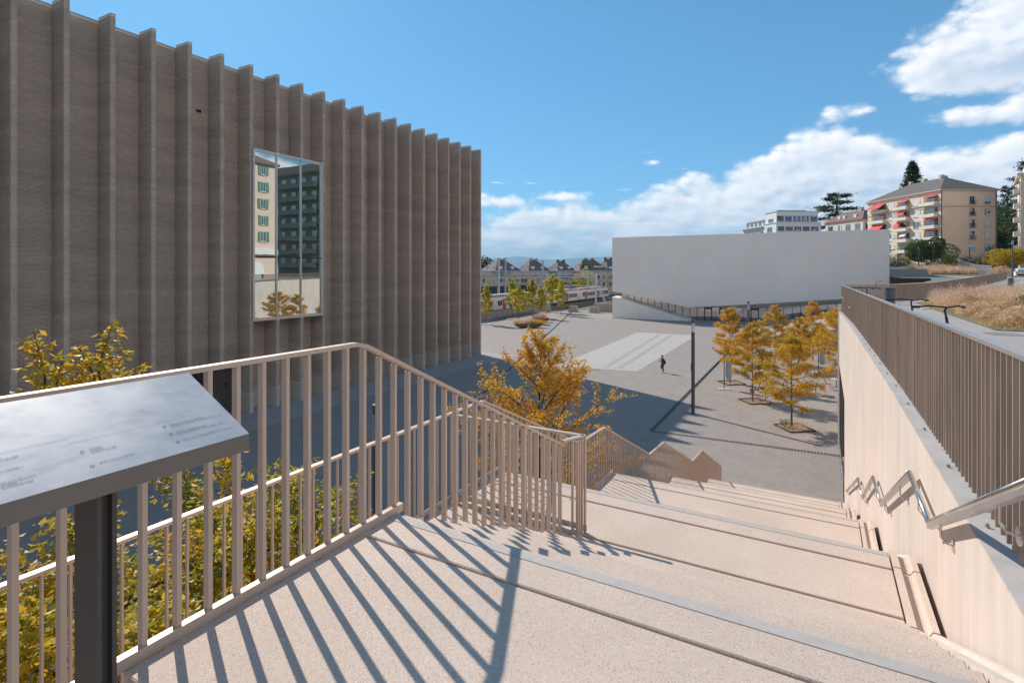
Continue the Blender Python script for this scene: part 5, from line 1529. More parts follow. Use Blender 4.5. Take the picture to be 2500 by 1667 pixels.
skin('hair', [((.075, 0, 1.62), (.09, .09)), ((.08, 0, 1.70), (.08, .08)), ((.0, 0, 1.60), (.05, .06)), ((-.04, 0, 1.66), .04)], [(0, 1), (0, 2), (2, 3)], 'hair', pn)
for s in (-1, 1):
    q = (.29, .13 if s > 0 else -.06, 1.04 if s > 0 else 1.12)
    f = MB()
    for k in range(4): f.tube([(q[0], q[1] + (k - 1.5) * .018, q[2]), (q[0] + .05, q[1] + (k - 1.5) * .018, q[2] + .01), (q[0] + .065, q[1] + (k - 1.5) * .018, q[2] + .03)], .009, 5)
    f.tube([(q[0] - .02, q[1] - s * .03, q[2]), (q[0] + .02, q[1] - s * .05, q[2] + .02)], .011, 5); f.build('fingers', 'skin', pn, world=False)
ph = thing('phone', 'dark phone held up by the walking person', 'phone', pg, rotz=YAW + math.radians(196)); MB().obox((.33, -.03, 1.10), (.37, -.03, 1.24), .07, .01, up=(0, 1, 0)).build('case', 'black', ph, world=False)
bg_ = thing('shoulder_bag', 'dark bag carried on the back of the walking person', 'bag', pg, rotz=YAW + math.radians(196)); MB().add([(-.28, -.14, .85), (-.28, .14, .85), (-.14, .14, .84), (-.14, -.14, .84), (-.24, -.12, 1.22), (-.24, .12, 1.22), (-.12, .12, 1.22), (-.12, -.12, 1.22)], [(0, 3, 2, 1), (4, 5, 6, 7), (0, 1, 5, 4), (1, 2, 6, 5), (2, 3, 7, 6), (3, 0, 4, 7)]).build('pack', 'black', bg_, world=False)

# ================================================================== RAILWAY
setp(MB().box(-110, -58.25, -40, 330, .0, .80).build('track_bed', 'ballast'), kind='structure')
for x in (-59.75, -61.25, -66.6 + .75, -66.6 - .75, -72, -73.5, -78, -79.5):
    setp(MB().box(x - .04, x + .04, 40, 330, .80, .95).build('rail_track', 'dark_metal'), kind='structure')
lw_ = thing('railway_wall', 'low tan concrete wall between the square and the tracks', 'wall', (-58, 100, 0))
A, B = Vector((-58.05, 60, .75)), Vector((-58.05, 126, .75)); MB().obox(A, B, .3, 1.5).build('wall_face', 'low_wall', lw_)
lw2 = thing('railway_wall', 'tan concrete wall at the foot of the track mast beside the pale cube museum', 'wall', (-44, 128, 0))
MB().box(-46, -36.6, 126, 126.5, 0, 1.9).box(-46.4, -46, 126, 150, 0, 1.9).build('wall_face', 'low_wall', lw2)
for (u, v) in ((1400, 745), (1452, 742)):
    p = ony(u, v, 122); t = thing('buffer_block', 'grey concrete block at the end of the siding, ' + ('left one' if u < 1420 else 'right one beside the mast'), 'concrete block', (p[0], p[1], 0))
    MB().add([(-1.2, -.6, 0), (1.2, -.6, 0), (1.2, .6, 0), (-1.2, .6, 0), (-.9, -.4, 1.5), (.9, -.4, 1.5), (.9, .4, 1.5), (-.9, .4, 1.5)], [(0, 3, 2, 1), (4, 5, 6, 7), (0, 1, 5, 4), (1, 2, 6, 5), (2, 3, 7, 6), (3, 0, 4, 7)]).build('block', 'low_wall', t, world=False)
nwl = thing('noise_barrier', 'long dark noise barrier between the tracks and the tan houses', 'wall', (-86, 180, 0))
for k in range(26):
    y = 60 + k * 9; MB().box(-86.1, -85.9, y + .05, y + 8.95, 0, 5.1).build('panel', 'noise_wall', nwl)
tn = thing('train', 'white regional train with red doors and red roof edge passing behind the young trees', 'train', (-66.6, 130, .2))
def car(y0, y1, nose=False):
    x0, x1 = -68.0, -65.2
    pr_ = [(x0, .75), (x1, .75), (x1 + .02, 2.2), (x1 - .15, 3.35), (x1 - .5, 3.75), (x0 + .5, 3.75), (x0 + .15, 3.35), (x0 - .02, 2.2)]
    m = MB(); n = len(pr_)
    if nose:
        st_ = [(y0, 1, 0), (y1 - 3, 1, 0), (y1 - 1.2, .96, 0), (y1, .80, 0)]
        for yy, s, _ in st_:
            cx = (x0 + x1) / 2
            for x, z in pr_: m.v.append((cx + (x - cx) * s, yy - (max(0, z - 2) * .75 if yy == y1 else 0), .75 + (z - .75) * (s if yy == y1 else 1)))
        for i in range(3):
            for k in range(n): m.f.append((i * n + k, i * n + (k + 1) % n, (i + 1) * n + (k + 1) % n, (i + 1) * n + k))
        m.f.append(tuple(range(n))); m.f.append(tuple(range(3 * n, 4 * n))[::-1])
    else: m.prism(pr_, 'y', y0, y1)
    b = m.build('car_body', 'train_white', tn)
    xs_ = x1 + .02
    MB().box(x1 - .52, x1 - .28, y0 + .2, y1 - (3.4 if nose else .2), 3.58, 3.80).build('roof_edge', 'train_red', b)
    MB().box(x0 + .3, x1 - .8, y0 + 1, y1 - 4, 3.76, 4.05).build('roof_unit', 'galva', b)
    MB().box(x0 + .2, x1 - .12, y0 + .2, y1 - (2 if nose else .2), .25, .74).build('underframe', 'black', b)
    y = y0 + 2.2; k = 0
    while y < y1 - 3.0:
        if k % 5 in (1,):
            MB().box(xs_ - .05, xs_ + .03, y, y + 1.5, .85, 3.0).build('door', 'train_red', b); MB().box(xs_ + .03, xs_ + .045, y + .3, y + 1.2, 1.7, 2.7).build('door_window', 'window_glass', b); y += 1.9
        else:
            MB().box(xs_ - .05, xs_ + .02, y, y + 1.9, 1.65, 2.75).build('window', 'window_glass', b); y += 2.15
        k += 1
    if nose:
        MB().box(xs_ - .1, xs_ + .02, y1 - 3.0, y1 - 1.9, 1.7, 2.7).build('window', 'window_glass', b)
for k, (a, b) in enumerate(((72, 96.5), (97, 121.5), (122, 146.5), (147, 171.5))): car(a, b)
car(172, 199, True)
tn.location = Vector(tn.location) + Vector((6.1, -23, .75))
def mast(x, y, z0, z1, label, w=.34):
    t = thing('track_mast', label, 'mast', (x, y, z0), 'grey steel masts of the railway'); m = MB()
    m.box(x - w / 2, x + w / 2, y - .02, y + .02, z0, z1).box(x - w / 2, x - w / 2 + .04, y - w / 2, y + w / 2, z0, z1).box(x + w / 2 - .04, x + w / 2, y - w / 2, y + w / 2, z0, z1)
    m.build('post', 'galva', t); MB().box(x - .8, x + .8, y - .03, y + .03, z1 - .25, z1 - .1).build('cross_arm', 'galva', t)
for (u, v, X, lab, w) in ((1217, 631, -73, 'thick railway mast nearest the brick museum', .5), (1234, 630, -77, 'railway mast just right of the thickest one', .36), (1325, 635, -77, 'railway mast in front of the second and third house', .42), (1406, 646, -84, 'far railway mast before the roof of the fourth house', .3), (1365, 664, -70, 'thin far mast before the third house', .25), (1484, 664, -77, 'last railway mast left of the pale cube museum', .4)):
    p = onx(u, v, X); mast(X, p[1], 0, p[2], lab, w)
gt = thing('track_gantry', 'long lattice girder crossing all tracks before the tan houses', 'gantry', (-75, 150, 0))
gyy = 158; a = ony(1150, 667, gyy); b = ony(1500, 667, gyy); z0_, z1_ = 8.75, 9.9
for z in (z0_, z1_):
    MB().box(a[0], b[0], gyy - .08, gyy + .08, z - .09, z + .09).build('chord', 'galva', gt)
m = MB(); x = a[0]; k = 0
while x < b[0] - 1:
    m.obox((x, gyy, z0_ if k % 2 else z1_), (x + .9, gyy, z1_ if k % 2 else z0_), .07, .07); m.obox((x, gyy, z0_), (x, gyy, z1_), .07, .07); x += .9; k += 1
m.build('lattice', 'galva', gt)
for k in range(12):
    x = a[0] + 3 + k * 3.9; MB().obox((x, gyy, z0_), (x, gyy, z0_ - 1.8), .08, .08).obox((x, gyy, z0_ - 1.5), (x + 1.2, gyy, z0_ - 1.1), .06, .06).build('hanger', 'galva', gt)
for x in (a[0] + 4, -60): MB().box(x - .2, x + .2, gyy - .2, gyy + .2, 0, z1_).build('post', 'galva', gt)
g2 = thing('track_gantry', 'square steel portal frame at the end of the train', 'gantry', (-52, 126.8, 0))
x0_, x1_ = -59.3, -46.05
for x in (x0_, x1_): MB().box(x - .17, x + .17, 126.6, 126.95, 0, 9.2).build('post', 'galva', g2)
for z in (8.45, 6.25): MB().box(x0_ + .17, x1_ - .17, 126.65, 126.9, z - .14, z + .14).build('beam', 'galva', g2)
MB().obox((x1_, 127, 7.2), (x1_ + 2.3, 127, 1.9), .15, .15).obox((x1_ + .4, 127, 7.2), (x1_ + 2.7, 127, 1.9), .15, .15).build('brace', 'galva', g2)
wr = thing('overhead_wires', 'thin overhead railway wires above the train', 'wires', (-70, 120, 8))
for x, z in ((-66.6, 6.2), (-66.6, 7.3), (-73, 6.2), (-73, 7.4), (-78.5, 7.4), (-60.8, 6.4)): MB().tube([(x, 50, z), (x, 300, z)], .02, 4).build('wire', 'dark_metal', wr)

# ================================================================== BUILDINGS
WM = {}
def wmesh(w, h, style, mat):
    """window as a surround with sill, pane set in; origin at the sill centre, faces -y"""
    k = (w, h, style, mat)
    if k in WM: return WM[k]
    t = .07 if style != 'big' else .12
    fr = MB().box(-w / 2 - .1, -w / 2, -.06, .0, -.04, h + .06).box(w / 2, w / 2 + .1, -.06, 0, -.04, h + .06).box(-w / 2, w / 2, -.06, 0, h, h + .1).box(-w / 2 - .16, w / 2 + .16, -.14, 0, -.12, -.04)
    f2 = MB()
    for x in (-w / 2, -.03, w / 2 - t): f2.box(x, x + t, -.035, -.005, 0, h)
    for z in (0, h - t): f2.box(-w / 2 + t, w / 2 - t, -.034, -.006, z, z + t)
    pane = MB().box(-w / 2 + .01, w / 2 - .01, -.02, -.002, 0.01, h - .01)
    WM[k] = (fr.mesh('window', 'stone_trim'), f2.mesh('frame', 'white_paint'), pane.mesh('pane', 'window_glass'))
    return WM[k]
SH = {}
def window_at(par, pos, rz_, w, h, style='', shutters=None, blind=0.0, balc=False):
    a, b, c = wmesh(w, h, style, '')
    o = mkobj('window', a, par, loc=pos, rot=(0, 0, rz_), world=False)
    mkobj('frame', b, o, world=False); mkobj('pane', c, o, world=False)
    if shutters:
        k = ('s', w, h, shutters)
        if k not in SH: SH[k] = [MB().box(s * (w / 2 + .02) - (w * .5 if s < 0 else 0), s * (w / 2 + .02) + (w * .5 if s > 0 else 0), -.11, -.065, -.02, h + .02).mesh('shutter', shutters) for s in (-1, 1)]
        for me in SH[k]: mkobj('shutter', me, o, world=False)
    if shutters is None and blind == 0 and style == 'closed': pass
    if blind > 0:
        k = ('b', w, h, round(blind, 2))
        if k not in SH: SH[k] = MB().box(-w / 2 + .02, w / 2 - .02, -.055, -.038, h * (1 - blind), h).mesh('roller_blind', 'blind_white')
        mkobj('roller_blind', SH[k], o, world=False)
    if balc:
        k = ('r', w)
        if k not in SH:
            m = MB().box(-w / 2 - .15, w / 2 + .15, -.42, -.15, -.16, -.12).box(-w / 2 - .15, w / 2 + .15, -.42, -.39, .85, .89)
            n = int(w / .12)
            for i in range(n + 3): x = -w / 2 - .14 + i * (w + .28) / (n + 2); m.box(x - .012, x + .012, -.415, -.395, -.12, .85)
            SH[k] = m.mesh('balcony_grille', 'dark_metal')
        mkobj('balcony_grille', SH[k], o, world=False)
    return o
def hip_roof(par, x0, x1, y0, y1, z, h, ov, mat, ridge_in=None, eave='stone_trim'):
    x0 -= ov; x1 += ov; y0 -= ov; y1 += ov; W_, D_2 = x1 - x0, y1 - y0
    ri = ridge_in if ridge_in is not None else min(W_, D_2) / 2
    if W_ >= D_2: r1, r2 = (x0 + ri, (y0 + y1) / 2, z + h), (x1 - ri, (y0 + y1) / 2, z + h)
    else: r1, r2 = ((x0 + x1) / 2, y0 + ri, z + h), ((x0 + x1) / 2, y1 - ri, z + h)
    c = [(x0, y0, z), (x1, y0, z), (x1, y1, z), (x0, y1, z)]; m = MB()
    if W_ >= D_2: m.add(c + [r1, r2], [(0, 1, 5, 4), (1, 2, 5), (2, 3, 4, 5), (3, 0, 4), (0, 3, 2, 1)])
    else: m.add(c + [r1, r2], [(0, 1, 4), (1, 2, 5, 4), (2, 3, 5), (3, 0, 4, 5), (0, 3, 2, 1)])
    r = m.build('roof', mat, par, world=False)
    MB().box(x0 - .05, x1 + .05, y0 - .05, y1 + .05, z - .28, z - .01).build('eaves', eave, r, world=False)
    return r
NR = -math.pi / 2
# beige apartment building
pc = atd(2297, 661, 137.5)
ab = thing('apartment_building', 'beige apartment block with red awnings, rows of balconies and a grey hip roof', 'building', (pc[0], pc[1], 10.2), rotz=YAW + .03)
WA, DA, HA = 14.7, 27.0, 20.2
MB().box(0, WA, 0, DA, 0, HA).build('wall', 'cream', ab, world=False)
rf = hip_roof(ab, 0, WA, 0, DA, HA + .28, 4.4, .55, 'roof_grey', 8.0)
for x, y, s in ((6.5, 7.6, .8), (8.4, 9.0, .9), (7, 14, .8), (7, 19, .7)): MB().box(x, x + s * 1.3, y, y + s, HA + 3.4, HA + 5.4).build('chimney', 'stone_trim', rf, world=False)
for x, y in ((3, 3), (1.6, 9), (1.5, 15), (9, 2)): 
    pass
MB().box(-.12, WA + .12, -.14, DA, 16.05, 16.35).build('cornice', 'stone_trim', ab, world=False)
MB().box(-.06, WA + .06, -.07, DA, .9, 1.15).build('cornice', 'roof_brown', ab, world=False)
for x in (.05, WA - .35): MB().box(x, x + .16, -.16, -.02, 1, HA).build('downpipe', 'roof_brown', ab, world=False)
rows = [16.75, 13.65, 10.75, 7.75, 4.75, 1.9]
rows = [16.85, 13.95, 10.95, 8.0, 4.95]
rA = random.Random(8)
for i, z in enumerate(rows):
    window_at(ab, (8.15, 0, z), 0, 1.35, 1.95 if i < 4 else 1.6, balc=(i < 4), blind=.45 if i == 4 else 0)
    window_at(ab, (12.2, 0, z), 0, 1.5, 1.6, blind=(0, 0, .55, 1.0, 0)[i])
for x in (8.4, 11.6): window_at(ab, (x, 0, 1.4), 0, 1.1, .9)
# side facade: x=0 plane, y running away
def balcony(y0, y1, z, awn=None, parapet='cream_light'):
    b = MB().box(-1.25, .0, y0, y1, z - .25, z - .05).build('balcony', 'cream_light', ab, world=False)
    MB().box(-1.25, -1.12, y0, y1, z - .05, z + .62).box(-1.12, 0, y0, y0 + .1, z - .05, z + .62).box(-1.12, 0, y1 - .1, y1, z - .05, z + .62).build('parapet', parapet, b, world=False)
    MB().box(-1.22, -1.18, y0 + .05, y1 - .05, z + .85, z + .9).build('handrail', 'dark_metal', b, world=False)
    MB().box(-.05, .0, y0 + .15, y1 - .15, z, z + 2.3).build('loggia_shade', 'ochre' if rA.random() < .5 else 'roof_brown', b, world=False)
    MB().box(-.09, -.05, y0 + 1.2, y1 - 1.0, z + .1, z + 2.1).build('balcony_window', 'window_glass', b, world=False)
    if awn:
        a0, a1, drop, out, mt = awn
        MB().add([(-.06, a0, z + 2.45), (-.06, a1, z + 2.45), (-out, a1, z + 2.45 - drop), (-out, a0, z + 2.45 - drop), (-.06, a0, z + 2.40), (-.06, a1, z + 2.40), (-out, a1, z + 2.38 - drop), (-out, a0, z + 2.38 - drop)], [(0, 1, 2, 3), (7, 6, 5, 4), (3, 2, 6, 7), (0, 3, 7, 4), (1, 5, 6, 2)]).build('awning', mt, b, world=False)
    for k in range(rA.randint(0, 3)):
        yy = rA.uniform(y0 + .3, y1 - .3); P = rA and np.random.default_rng(int(yy * 100)).normal(size=(60, 3)) * np.array((.12, .3, .15)) + np.array((-1.18, yy, z + .75))
        mkobj('balcony_plant', leaf_cloud('balcony_plant', P, .15, int(yy * 10), 'leaf_yellow' if rA.random() < .5 else 'leaf_green', 0), b, world=False)
AW = {(0, 0): (1.0, 4.8, .5, 1.0, 'awning_red'), (0, 2): (.9, 4.6, .5, 1.1, 'awning_red'), (0, 3): (.9, 4.2, .5, .9, 'awning_red'), (1, 0): (10.6, 13.4, .7, 1.1, 'awning_red'), (1, 1): (11.2, 13.6, 1.2, 1.6, 'awning_red'), (1, 2): (13.0, 15.2, 1.3, 1.6, 'awning_red'), (1, 3): (10.8, 13.0, 1.1, 1.2, 'awning_white'), (2, 0): (19.5, 25.0, 1.4, 2.1, 'awning_red'), (2, 2): (19.6, 24.5, 1.5, 1.9, 'awning_red'), (2, 1): (19.5, 23, .4, .9, 'awning_red')}
for c, (y0, y1) in enumerate(((.7, 5.6), (10.2, 15.2), (19.0, 25.5))):
    for i, z in enumerate([17.0, 14.0, 11.0, 8.0, 5.0, 2.2][:6]): balcony(y0, y1, z - .1, AW.get((c, i)))
for i, z in enumerate([17.0, 14.0, 11.0, 8.0, 5.0]):
    window_at(ab, (0, 7.9, z + .2), NR, 2.3, 1.7, blind=(1, 1, 0, 1, .8)[i]); window_at(ab, (0, 17.1, z + .2), NR, 2.3, 1.7, blind=(1, 1, 1, 1, .6)[i])
MB().box(-.35, 0, 5.9, 19, 16.7, 16.9).build('balcony', 'stone_trim', ab, world=False)
# white apartment building
pc = atd(1895, 661, 218)
wb = thing('apartment_building', 'white apartment block with blue shutters and a stepped flat roof', 'building', (pc[0], pc[1], 10), rotz=YAW + .05)
WW, DW = 18.6, 30
MB().box(0, WW, 0, 10, 0, 19.3).box(.5, WW - .8, .6, 9.4, 19.3, 23.9).build('wall', 'white_paint', wb, world=False)
MB().box(0.6, 6, 10, DW, 0, 18.6).box(1.5, 6, 12, 27, 18.6, 21.6).build('wall', 'white_paint', wb, world=False)
MB().box(-.3, WW + .2, -.3, 10, 19.3, 19.6).box(.2, WW - .5, .3, 9.6, 23.9, 24.2).box(-.9, 5, 10, DW, 15.2, 15.5).box(-.9, 5, 10, DW, 18.5, 18.8).box(.8, 5, 11, 28, 21.6, 21.9).build('slab_edge', 'white_paint', wb, world=False)
MB().box(2.2, 13.5, 2, 7, 24.2, 24.65).build('solar_panels', 'solar', wb, world=False)
m = MB().box(.0, WW, -.25, -.2, 20.5, 20.56)
for k in range(60): m.box(k * WW / 60, k * WW / 60 + .03, -.24, -.21, 19.6, 20.5)
m.build('roof_railing', 'galva', wb, world=False)
for i, z in enumerate((20.0, 16.1, 12.4)):
    for j, x in enumerate((2.0, 5.4, 8.9, 12.4, 15.9)):
        cl = (i + j) % 3 == 1
        o = window_at(wb, (x, .6 if i == 0 else 0, z), 0, 1.4 if not cl else 1.3, 2.2 if i == 0 else 1.7, shutters='shutter_blue')
        if cl: MB().box(-.62, .62, -.11, -.065, .02, 1.7).build('shutter', 'shutter_blue', o, world=False)
for z in (12.2, 15.6, 19.0):
    for k in range(5):
        window_at(wb, (.6 if z < 18.5 else 1.5, 12 + k * 3.6, z), NR, 2.4, 2.1)
    window_at(wb, (0 if z < 18.5 else .5, 5, z + .3), NR, 1.8, 1.9, shutters='shutter_blue')
for z in (12.1, 15.5): MB().box(-.95, -.9, 10, DW, z + .1, z + 1.0).build('glass_parapet', 'shop_glass', wb, world=False)
# villa with brown roof
pc = atd(2107, 661, 190)
vb = thing('villa', 'cream villa with a brown hip roof and green shutters left of the beige block', 'building', (pc[0], pc[1], 10), rotz=YAW + .12)
MB().box(0, 8, 0, 19, 0, 18.2).build('wall', 'cream_light', vb, world=False)
rf = hip_roof(vb, 0, 8, 0, 19, 18.4, 3.6, .5, 'roof_brown', 4.5, 'awning_red')
for y in (4, 9.5, 12): MB().box(.6, 1.9, y, y + 1.2, 18.7, 20.3).build('dormer', 'white_paint', rf, world=False)
MB().box(3.4, 4.6, 5, 6.4, 20.6, 23).build('chimney', 'stone_trim', rf, world=False)
for y, shu in ((2.6, 'shutter_teal'), (7.2, 'shutter_teal'), (11.6, 'white_paint'), (16.2, 'shutter_dark')): window_at(vb, (0, y, 14.6), NR, 1.1, 2.2, shutters=shu)
for x in (2.2, 5.8): window_at(vb, (x, 0, 14.8), 0, 1.2, 2.1, shutters='shutter_dark')
# rightmost building, cut by the frame
pc = atd(2492, 661, 117)
cb_ = thing('apartment_building', 'tall cream building with rounded balconies and white awnings at the right edge', 'building', (pc[0], pc[1], 9.2), rotz=YAW - .72)
MB().box(0, 14, 0, 16, 0, 21.5).build('wall', 'cream', cb_, world=False)
MB().box(-.6, 14, -.6, 16, 21.5, 21.9).box(.8, 14, .8, 15, 21.9, 24.2).build('cornice', 'cream_light', cb_, world=False)
for i in range(6):
    z = 2.4 + i * 3.1
    b = MB().box(-1.1, 0, 1.0, 5.2, z - .2, z).box(-1.1, -1.0, 1.0, 5.2, z, z + .8).box(-1.0, 0, 1.0, 1.1, z, z + .8).build('balcony', 'cream_light', cb_, world=False)
    if i % 2: MB().add([(-.02, 1.2, z + 2.4), (-.02, 4.9, z + 2.4), (-1.5, 4.9, z + 1.5), (-1.5, 1.2, z + 1.5)], [(0, 1, 2, 3)]).build('awning', 'awning_white', b, world=False)
    window_at(cb_, (0, 3.1, z + .3), NR, 2.0, 1.9); window_at(cb_, (0, 8, z + .3), NR, 1.4, 1.7, blind=.6); window_at(cb_, (1.6, 0, z + .3), 0, 1.3, 1.8)
# pink building mirrored in the museum window (it stands just outside the right edge of the frame)
pb_ = thing('pink_building', 'pale pink building with green shutters mirrored in the big museum window', 'building', (19, 48, 8.2))
MB().box(19, 33, 40, 68, 8, 29.5).build('wall', 'pink_wall', pb_)
MB().box(18.5, 33.6, 39.5, 68.2, 29.5, 29.9).build('eaves', 'roof_brown', pb_)
MB().add([(18.5, 39.5, 29.9), (33.6, 39.5, 29.9), (33.6, 68.2, 29.9), (18.5, 68.2, 29.9), (25.5, 46, 33.5), (25.5, 62, 33.5)], [(0, 1, 4), (1, 2, 5, 4), (2, 3, 5), (3, 0, 4, 5)]).build('roof', 'roof_brown', pb_)
MB().box(18.2, 19, 40, 67.6, 13.0, 14.0).build('cornice', 'white_paint', pb_)
for k in range(5):
    z = 15.3 + 3.05 * k
    for y in (65.0, 61.0, 57.0, 53.0, 49.0, 45.0):
        a, b, c = wmesh(1.15, 1.75, '', ''); o = mkobj('window', a, pb_, loc=(19, y, z), rot=(0, 0, NR)); mkobj('frame', b, o, world=False); mkobj('pane', c, o, world=False)
        for s in (-1, 1): 
            kk = ('g', s)
            if kk not in SH: SH[kk] = MB().box(s * .62 - (.5 if s < 0 else 0), s * .62 + (.5 if s > 0 else 0), -.11, -.065, -.02, 1.77).mesh('shutter', 'shutter_green')
            mkobj('shutter', SH[kk], o, world=False)
m = MB(); n = 14
vs = [(18.95, 63.6 + 1.5 * math.cos(math.pi * k / n), 10.2 + 1.5 * math.sin(math.pi * k / n)) for k in range(n + 1)] + [(18.95, 62.1, 8.3), (18.95, 65.1, 8.3)]
m.add(vs, [tuple(range(n + 1)) + (n + 1, n + 2)]).build('arch_door', 'white_paint', pb_)
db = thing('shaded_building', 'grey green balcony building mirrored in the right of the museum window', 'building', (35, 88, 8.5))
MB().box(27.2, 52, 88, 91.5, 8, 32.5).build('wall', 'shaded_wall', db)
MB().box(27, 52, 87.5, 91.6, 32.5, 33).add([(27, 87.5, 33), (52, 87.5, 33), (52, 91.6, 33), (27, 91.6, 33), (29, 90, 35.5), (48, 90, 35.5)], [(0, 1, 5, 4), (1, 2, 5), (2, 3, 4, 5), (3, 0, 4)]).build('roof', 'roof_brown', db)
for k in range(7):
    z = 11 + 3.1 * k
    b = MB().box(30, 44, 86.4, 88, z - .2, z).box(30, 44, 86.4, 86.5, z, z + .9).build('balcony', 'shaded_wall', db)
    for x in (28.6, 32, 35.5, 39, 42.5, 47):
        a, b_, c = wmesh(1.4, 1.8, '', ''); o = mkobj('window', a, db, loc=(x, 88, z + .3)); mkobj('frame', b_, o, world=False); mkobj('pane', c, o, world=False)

# houses beyond the railway
HS = [(1222, 200, 10.5, 9.5, 4.2, 'tan house with two big round chimneys, leftmost beyond the railway', .62), (1301, 202, 8.8, 7.6, 4.2, 'tan house with two chimneys, second from the left beyond the railway', .58), (1368, 204, 7.9, 7.0, 3.6, 'smaller tan house in the middle of the railway row', .6), (1437, 205, 11.5, 8, 4.2, 'tan house with a dark dormer and pale roof windows', .35), (1484, 212, 8, 8, 4.6, 'tan house nearest the pale cube museum, rightmost of the row', .6)]
ra_, rb_ = atd(1150, 661, 192), atd(1340, 661, 192); rr_ang = math.atan2(rb_[1] - ra_[1], rb_[0] - ra_[0]); Lr = math.hypot(rb_[0] - ra_[0], rb_[1] - ra_[1])
rh_ = thing('row_house', 'long low tan row building with a dark roof before the tan houses', 'building', (ra_[0], ra_[1], 0), rotz=rr_ang)
MB().box(0, Lr, 0, 5, 0, 8.2).build('wall', 'beige_house', rh_, world=False)
MB().prism([(-.4, 8.2), (2.5, 9.7), (5.4, 8.2)], 'x', -.2, Lr + .2).build('roof', 'roof_brown', rh_, world=False)
for j in range(11):
    for z in (5.8, 3.2): window_at(rh_, (1.3 + j * Lr / 11, 0, z), 0, .95, 1.4, shutters='shutter_dark' if (j * 7 + int(z)) % 3 == 0 else None)
for k, (u, d, w_, dp, rh, lab, ra) in enumerate(HS):
    p = atd(u, 661, d); t = thing('house', lab, 'house', (p[0], p[1], 0), 'tan houses beyond the railway', YAW + ra)
    ev = 9.8
    MB().box(-w_ / 2, w_ / 2, -dp / 2, dp / 2, 0, ev).build('wall', 'beige_house', t, world=False)
    rf = hip_roof(t, -w_ / 2, w_ / 2, -dp / 2, dp / 2, ev + .2, rh, .6, 'roof_brown', dp * .48, 'roof_brown')
    if k in (0, 1):
        for x in (-.9, 1.5): MB().lathe([(.7, 0), (.7, 1.2), (.55, 1.5), (.6, 1.6), (.3, 1.8)], 10, (x, 0, ev + rh - 1.0)).build('chimney', 'stone_trim', rf, world=False)
    else:
        for x in (-1.3, 1.6): MB().box(x - .35, x + .4, -.4, .4, ev + rh - 1.2, ev + rh + .8).build('chimney', 'roof_brown', rf, world=False)
    if k == 3:
        MB().box(-4.6, -1.6, -dp / 2 - .1, 0, ev + .3, ev + 2.4).build('dormer', 'noise_wall', rf, world=False); MB().box(-4.1, -2.2, -dp / 2 - .15, -dp / 2 - .1, ev + .9, ev + 2.0).build('dormer_window', 'window_glass', rf, world=False)
        MB().box(.6, 4.4, -dp / 2 + .8, 0, ev + .6, ev + 2.0).build('dormer', 'cream_light', rf, world=False)
    else:
        for x in (-w_ * .28, w_ * .22): MB().box(x - .7, x + .7, -dp / 2 + .2, -dp / 2 + 2, ev + .3, ev + 1.8).build('dormer', 'white_paint', rf, world=False)
        for y in (-dp * .2, dp * .25): MB().box(-w_ / 2 + .3, -w_ / 2 + 2, y - .7, y + .7, ev + .3, ev + 1.8).build('dormer', 'white_paint', rf, world=False)
    for z in (7.0, 4.2):
        for j in range(4):
            window_at(t, (-w_ / 2 + w_ * (j + .5) / 4, -dp / 2, z), 0, 1.0, 1.5, shutters='shutter_dark' if (j + k) % 2 else None)
            window_at(t, (-w_ / 2, -dp / 2 + dp * (j + .5) / 4, z), NR, 1.0, 1.5)

# parked car ---------------------------------------------------------------
cp = GA(2497, 90)
car_ = thing('parked_car', 'white hatchback car parked at the end of the terrace road, seen from behind', 'car', cp, rotz=YAW - .62)
def loft(sts, name, mat, par):
    m = MB(); n = len(sts[0])
    for s in sts: m.v.extend(s)
    for i in range(len(sts) - 1):
        for k in range(n): m.f.append((i * n + k, i * n + (k + 1) % n, (i + 1) * n + (k + 1) % n, (i + 1) * n + k))
    m.f.append(tuple(range(n))[::-1]); m.f.append(tuple(range((len(sts) - 1) * n, len(sts) * n)))
    return m.build(name, mat, par, world=False, smooth=False)
def sec(y, w, zb, zs, zt_, tw): return [(-w, y, zb), (w, y, zb), (w + .03, y, (zb + zs) / 2), (w - .03, y, zs), (tw, y, zt_), (-tw, y, zt_), (-w + .03, y, zs), (-w - .03, y, (zb + zs) / 2)]
body = loft([sec(0, .80, .35, .85, 1.0, .62), sec(.12, .87, .25, .92, 1.3, .62), sec(.45, .89, .22, .95, 1.50, .60), sec(1.6, .90, .22, .93, 1.53, .62), sec(2.7, .90, .22, .90, 1.40, .60), sec(3.4, .88, .22, .85, .92, .72), sec(4.1, .80, .25, .72, .78, .66), sec(4.25, .68, .35, .6, .62, .55)], 'body', 'car_white', car_)
MB().add([(-.56, .03, 1.02), (.56, .03, 1.02), (.53, .33, 1.40), (-.53, .33, 1.40)], [(0, 1, 2, 3)]).build('rear_window', 'window_glass', car_, world=False).location = (0, -.05, .02)
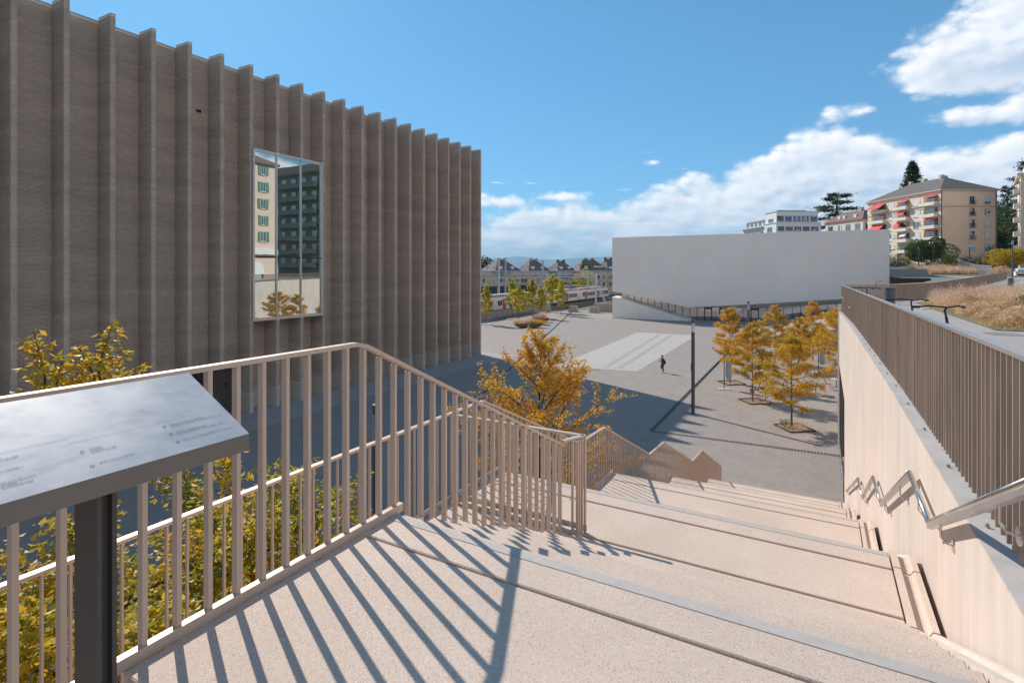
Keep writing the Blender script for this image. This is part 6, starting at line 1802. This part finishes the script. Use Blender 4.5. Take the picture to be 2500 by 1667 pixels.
for s in (-1, 1):
    MB().box(s * .78 - .1, s * .78 + .1, -.03, .1, .72, .95).build('tail_light', 'lamp_red', car_, world=False)
    for y in (.75, 3.35):
        w_ = MB().lathe([(.31, -.1), (.33, -.06), (.33, .06), (.31, .1)], 18); w_.v = [(s * .80 + c, y + a, .33 + b) for a, b, c in w_.v]; ww = w_.build('wheel', 'rubber', car_, world=False)
        h_ = MB().lathe([(.2, -.11), (.2, .11)], 12); h_.v = [(s * .80 + c, y + a, .33 + b) for a, b, c in h_.v]; h_.build('rim', 'galva', ww, world=False)
    MB().box(s * .92, s * .92 + s * .14 if s > 0 else s * .92, 2.6, 2.75, .98, 1.1).build('mirror', 'black', car_, world=False) if s > 0 else MB().box(-1.06, -.92, 2.6, 2.75, .98, 1.1).build('mirror', 'black', car_, world=False)
    MB().add([(s * .905, .7, .98), (s * .905, 2.9, .96), (s * .66, 2.6, 1.36), (s * .66, .6, 1.42)], [(0, 1, 2, 3)]).build('side_window', 'window_glass', car_, world=False)
MB().box(-.7, .7, -.06, .05, .32, .55).build('bumper', 'black', car_, world=False)
MB().box(-.26, .26, -.075, -.06, .60, .71).build('number_plate', 'white_paint', car_, world=False)
# second pit shrubs and far grasses are done; a few fallen leaves on the lower landing
rl = np.random.default_rng(12)
P = np.column_stack([rl.uniform(-3.6, -2.4, 120), rl.uniform(3.2, 6.2, 120), np.full(120, CAMH - 2.715)])
stuffmesh('fallen_leaves', 'fallen yellow leaves on the lower landing behind the railing', leaf_cloud('fallen_leaves', P, .06, 3, 'leaf_yellow', 0.02))
P = np.column_stack([rl.uniform(-9, -4.2, 2500), rl.uniform(-2, 16, 2500), np.full(2500, .02)])
stuffmesh('fallen_leaves', 'fallen yellow leaves on the ground under the foreground trees', leaf_cloud('fallen_leaves', P, .08, 4, 'leaf_yellow', 0.02))

# thin autumn air: fades the hills across the lake
hz = MB().box(-34000, 34000, -34000, 34000, -62, 1000).build('haze', None)
setp(hz, kind='stuff')
hm = bpy.data.materials.new('haze'); hm.use_nodes = True; t_ = hm.node_tree; t_.nodes.remove(t_.nodes['Principled BSDF'])
pv = t_.nodes.new('ShaderNodeVolumePrincipled'); pv.inputs['Color'].default_value = (.50, .78, 1, 1); pv.inputs['Density'].default_value = 5.5e-5
t_.links.new(pv.outputs[0], t_.nodes['Material Output'].inputs['Volume']); hz.data.materials.append(hm)

rl = np.random.default_rng(21); cs_ = [gnd(1933, 1045), gnd(1837.5, 980), gnd(1782, 935), gnd(1892, 885), gnd(1985, 880)]
P = np.concatenate([np.column_stack([c[0] + rl.normal(0, 1.1, 160), c[1] + rl.normal(0, 1.1, 160), np.full(160, .035)]) for c in cs_])
stuffmesh('fallen_leaves', 'fallen orange leaves scattered under the autumn trees of the square', leaf_cloud('fallen_leaves', P, .11, 6, 'leaf_square', 0.02))
